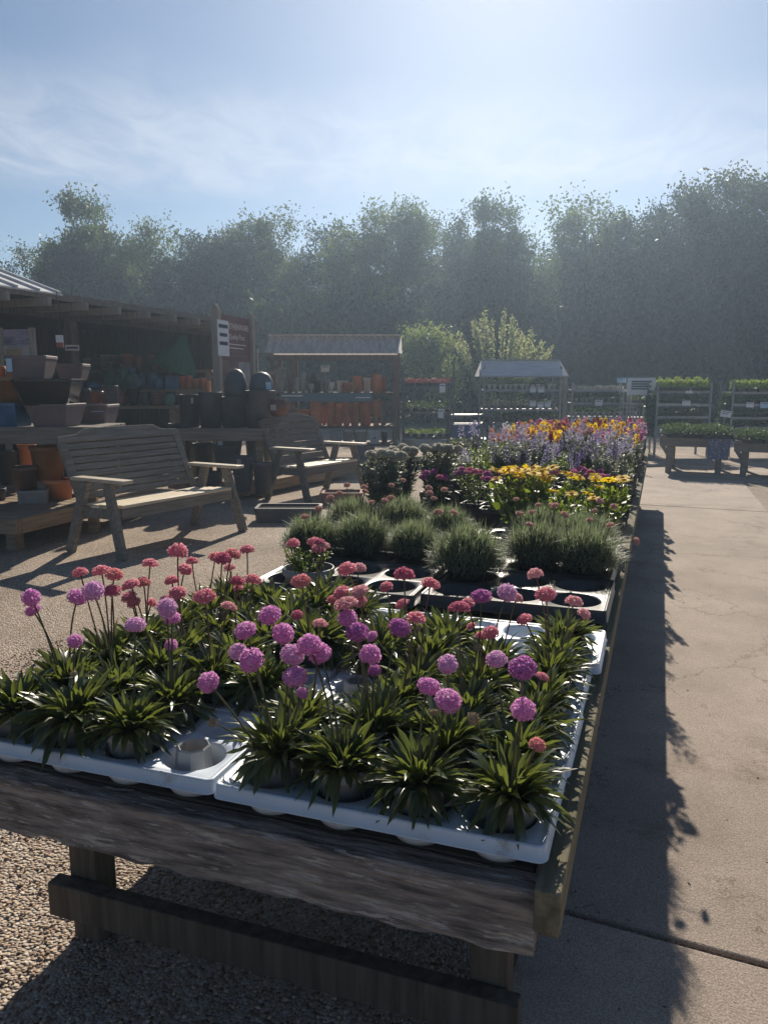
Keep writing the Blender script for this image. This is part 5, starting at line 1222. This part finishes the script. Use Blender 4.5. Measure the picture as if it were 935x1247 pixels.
# ------------------------------------------------------------------ trees
def tree_meshes(seed, H, rw, nl, leaf, mat, base=.06, dens=1.0, multi=1, lsz=.066, fill=.0):
    g = np.random.default_rng(seed); rn = random.Random(seed)
    mb = MB(); tips = []
    def limb(p, d, L, r, lev):
        pts = [Vector(p)]; n = 5; dd = Vector(d).normalized()
        for k in range(n):
            dd = (dd + Vector((rn.gauss(0, .16), rn.gauss(0, .16), .06 if lev else .02))).normalized()
            pts.append(pts[-1] + dd * L / n)
        mb.tube(pts, [r * (1 - .75 * k / n) for k in range(n + 1)], 7 if lev == 0 else 5 if lev == 1 else 4)
        if lev >= 1:
            for k in range(2, n + 1): tips.append((pts[k], L))
        if lev < 3:
            m = (13, 6, 3)[lev]
            for k in range(m):
                q = rn.uniform(.22 if lev == 0 else .3, 1.0); i = min(n - 1, int(q * n)); b = pts[i].lerp(pts[i + 1], q * n - i)
                a = rn.uniform(0, 2 * PI); up = rn.uniform(.15, 1.1)
                o = Vector((math.cos(a), math.sin(a), up)).normalized()
                if lev > 0: o = (o + dd * .8).normalized()
                ll = (rw * rn.uniform(.7, 1.1) * (1.15 - .55 * q) if lev == 0 else L * rn.uniform(.4, .65))
                limb(b, o, ll, r * (.45 if lev == 0 else .5) * (1.1 - .4 * q), lev + 1)
    for k in range(multi):
        a = rn.uniform(0, 6.28)
        limb((.25 * k * math.cos(a), .25 * k * math.sin(a), 0), (.12 * math.cos(a) * (multi > 1), .12 * math.sin(a) * (multi > 1), 1), H * rn.uniform(.76, .86), H * .02, 0)
    trunk = mb.mesh('trunk', BARK)
    T = np.array([list(p) for p, L in tips]); 
    # leaf sprays round the branch ends: uneven, with gaps between the sprays
    keep = g.uniform(0, 1, len(T)) < dens; T = T[keep]
    w = g.uniform(.25, 1.9, len(T)); w /= w.sum()
    idx = g.choice(len(T), nl, p=w)
    c = T[idx] + g.normal(0, 1, (nl, 3)) * np.array([.16, .16, .13]) * g.uniform(.5, 1.5, (len(T), 1))[idx]
    # low skirt of growth to the ground
    ns = int(nl * base)
    if ns:
        a = g.uniform(0, 2 * PI, ns); r = rw * 1.0 * np.sqrt(g.uniform(0, 1, ns)); k = g.integers(0, 22, ns)
        ck = np.stack([rw * .8 * np.cos(np.arange(22) * 2.4), rw * .8 * np.sin(np.arange(22) * 2.4), g.uniform(.2, H * .42, 22)], -1)
        c2 = ck[k] + g.normal(0, .42, (ns, 3)); c2[:, 2] = np.abs(c2[:, 2])
        c = np.concatenate([c, c2])
    nb = int(nl * fill); kk = 70
    zc = H * g.uniform(.10, .95, kk); ra = rw * 1.05 * np.sqrt(g.uniform(0.15, 1, kk)) * np.sqrt(np.clip(1 - (np.abs(zc / H - .48) / .50) ** 2, .03, 1)); aa = g.uniform(0, 2 * PI, kk)
    ck = np.stack([ra * np.cos(aa), ra * np.sin(aa), zc], -1)
    c = np.concatenate([c, ck[g.integers(0, kk, nb)] + g.normal(0, .30, (nb, 3)) * g.uniform(.6, 1.3, (kk, 1))[g.integers(0, kk, nb)]])
    c = c[(c[:, 2] > .02) & (c[:, 2] < H * 1.03)]
    crown = npmesh('crown', *diamonds(c, lsz, g, asp=.55), mat)
    return trunk, crown
TP = [tree_meshes(21, 8.6, 2.5, 24000, .1, LEAVES, .30, 1.0, 2, fill=.9), tree_meshes(22, 8.6, 2.3, 21000, .1, LEAVES, .30, .9, 3, fill=.8), tree_meshes(23, 8.4, 2.3, 16000, .1, LEAVES2, .4, .8, 2, fill=.6),
      tree_meshes(24, 8.6, 2.6, 24000, .1, LEAVES, .3, 1.0, 2, fill=.9), tree_meshes(25, 8.2, 1.9, 6500, .1, LEAVES2, .5, .6, 3), tree_meshes(26, 8.4, 2.3, 15000, .1, LEAVES2, .3, .9, 2, fill=.6)]
HT = [8.6, 8.8, 8.4, 8.6, 8.2, 8.4]
TLV = [LEAVES, M('olive tree leaves', (.050, .060, .022), .55, .5, .5, bump=0, isl=.5, transl=(.11, .14, .03), tf=.3, spec=.3), LEAVES2, M('deep green tree leaves', (.024, .040, .022), .55, .5, .5, bump=0, isl=.5, transl=(.05, .09, .03), tf=.24, spec=.3), M('fresh tree leaves', (.07, .095, .03), .55, .5, .5, bump=0, isl=.5, transl=(.18, .25, .05), tf=.36, spec=.3)]
TCNT = [0]
def tree(px, top, kh, k, lab, sx=1.0):
    z = W(467, top, kh).z; s = z / HT[k]
    t = empty('tree', FR(kh, (px - 467.5) / FPX * kh), rnd.uniform(0, 6.28), lab, 'tree', 'trees along the back of the yard')
    tr, cr = TP[k]
    ob('trunk', tr, t, scale=(s * sx, s * sx, s)); TCNT[0] += 1
    ob('crown', cr, t, scale=(s * sx, s * sx, s), mat=TLV[(0, 4, 3, 1, 2, 4, 3, 0, 2, 3, 4, 1, 2, 4, 0, 3, 1, 0, 3, 0, 3, 3, 0, 3)[TCNT[0] % 24]])
for a in [(-40, 262, 31, 1, 'tree at the far end of the row beyond the shelter roof', 1.0), (18, 276, 33, 4, 'thin open twiggy tree above the pale shelter roof', .8), (60, 296, 36, 2, 'lower dark tree behind the thin twiggy one', 1.0), (128, 236, 31, 0, 'dense rounded tree rising over the shelter eaves', .88), (205, 262, 32, 5, 'lighter tree beside the dense rounded one', .85),
          (266, 247, 33, 4, 'sparse tree with bare upper twigs above the notice board', 1.1), (262, 284, 31, 3, 'low dense tree under the bare twigs', .9), (338, 252, 31.5, 2, 'tree standing between the notice board and the pot stall', .95), (400, 262, 33, 5, 'lighter open tree above the pot stall roof', .9), (478, 245, 31, 3, 'dense dark tree above the gable of the pot stall', .9),
          (545, 256, 33, 1, 'tree behind the pale young tree', .85), (606, 240, 31.5, 0, 'dense tree behind the spiky shrub', .92), (690, 236, 32, 2, 'open tree with sky showing through, above the roofed stand', 1.0), (745, 262, 34, 5, 'paler open tree behind the white sign', .9), (795, 234, 31, 1, 'tall tree above the first trolley', .95), (858, 212, 30.5, 3, 'tallest dark tree of the row', .98), (925, 220, 31, 0, 'broad tree past the end trolley', .95), (985, 230, 31, 2, 'tree beyond the end of the racks', 1.0),
          (165, 296, 36, 3, 'tree in the second row behind the dense rounded one', 1.1), (425, 292, 36, 0, 'tree in the second row behind the pot stall', 1.1), (570, 296, 36, 3, 'tree in the second row behind the pale young tree', 1.1), (660, 300, 36, 1, 'tree in the second row behind the roofed stand', 1.1), (742, 292, 36, 3, 'tree in the second row behind the wide sign', 1.2), (890, 272, 36, 1, 'tree in the second row behind the tallest one', 1.2)]:
    tree(*a)
# dark hedge growth at the feet of the trees
def bush(px, top, kh, w, lab, mat, mesh_=[None, None]):
    k = 0 if mat is LEAVES else 1
    if mesh_[k] is None:
        g = np.random.default_rng(91 + k); n = 9000
        ck = g.uniform(-1, 1, (40, 3)) * np.array([1.25, .8, .9]) + np.array([0, 0, 1.1]); 
        c = ck[g.integers(0, 40, n)] + g.normal(0, .27, (n, 3)); c = c[c[:, 2] > 0]
        mesh_[k] = npmesh('bush_leaves', *diamonds(c, .075, g, asp=.55), mat)
    z = W(467, top, kh).z; s = z / 2.3
    tag(ob('bush', mesh_[k], None, FR(kh, (px - 467.5) / FPX * kh), (0, 0, YAW + rnd.uniform(-.4, .4)), (w / 2.9, 1.0, s)), lab, 'bush', 'bushes under the trees')
for i, (px, top, kh, w, mt) in enumerate([(-40, 372, 27, 4, LEAVES), (70, 372, 28, 4, LEAVES), (170, 368, 28, 4, LEAVES), (260, 372, 27, 4, LEAVES), (345, 368, 27.5, 4, LEAVES2), (440, 372, 28, 4.2, LEAVES), (545, 370, 28, 4, LEAVES), (640, 366, 27.5, 4, LEAVES), (735, 370, 28, 4, LEAVES), (825, 362, 28, 4, LEAVES), (915, 365, 27.5, 4, LEAVES), (1000, 362, 28, 4, LEAVES)]):
    bush(px, top, kh, w, 'dark bush at the foot of the trees, ' + ['beyond the shelter', 'behind the poster', 'behind the shelter middle', 'behind the notice board', 'behind the pot stall front', 'behind the pot stall gable', 'behind the pale young tree', 'behind the roofed stand', 'behind the open rack', 'behind the first trolley', 'behind the tilted board', 'past the end trolley'][i], mt)
tr, cr = tree_meshes(51, 3.4, .95, 7000, .1, M('pale young leaves', (.13, .16, .05), .55, .25, 2, bump=0, isl=.35, transl=(.32, .40, .09), tf=.42), 0, 1.0, 1, lsz=.045)
t = empty('young_tree', FR(21, (528 - 467.5) / FPX * 21), 1.0, 'pale young tree with a slim trunk behind the dark rack', 'tree'); z = W(467, 374, 21).z; s = z / 3.3
ob('trunk', tr, t, scale=s); ob('crown', cr, t, scale=(s * 1.05, s * 1.05, s))
# spiky shrub: upright wands set with leaves
g = np.random.default_rng(5); t = empty('spiky_shrub', FR(20.5, (604 - 467.5) / FPX * 20.5), 0, 'shrub of upright leafy wands behind the roofed stand', 'shrub')
mb = MB(); parts = []; zt = W(467, 372, 20.5).z
for k in range(38):
    a = (0 if g.uniform() < .5 else PI) + g.normal(0, .55); q = g.uniform(0, 1) ** .8; L = zt * g.uniform(.78, 1.0); sp_ = (.15 + .85 * q) * 1.5
    tp = np.array([math.cos(a) * sp_, math.sin(a) * sp_, L * (1 - .32 * q * q)]); b = np.array([math.cos(a) * .15, math.sin(a) * .15, 0])
    pth = [b + (tp - b) * u + np.array([0, 0, .28 * math.sin(u * PI) * q]) for u in np.linspace(0, 1, 6)]
    mb.tube(pth, [.014, .012, .01, .008, .006, .004], 4)
    n = 260; u = g.uniform(.2, 1, n); c = np.stack([np.interp(u, np.linspace(0, 1, 6), [p[j] for p in pth]) for j in range(3)], -1) + g.normal(0, .035, (n, 3))
    parts.append(diamonds(c, .045, g, up=.7, asp=.4))
ob('wands', mb.mesh('wands', BARK), t); ob('foliage', npmesh('wand_leaves', *merge(parts), M('dusty green wand leaves', (.24, .27, .13), .55, .25, 2, bump=0, isl=.35, transl=(.48, .52, .22), tf=.45)), t)
print('objects', len(bpy.data.objects))
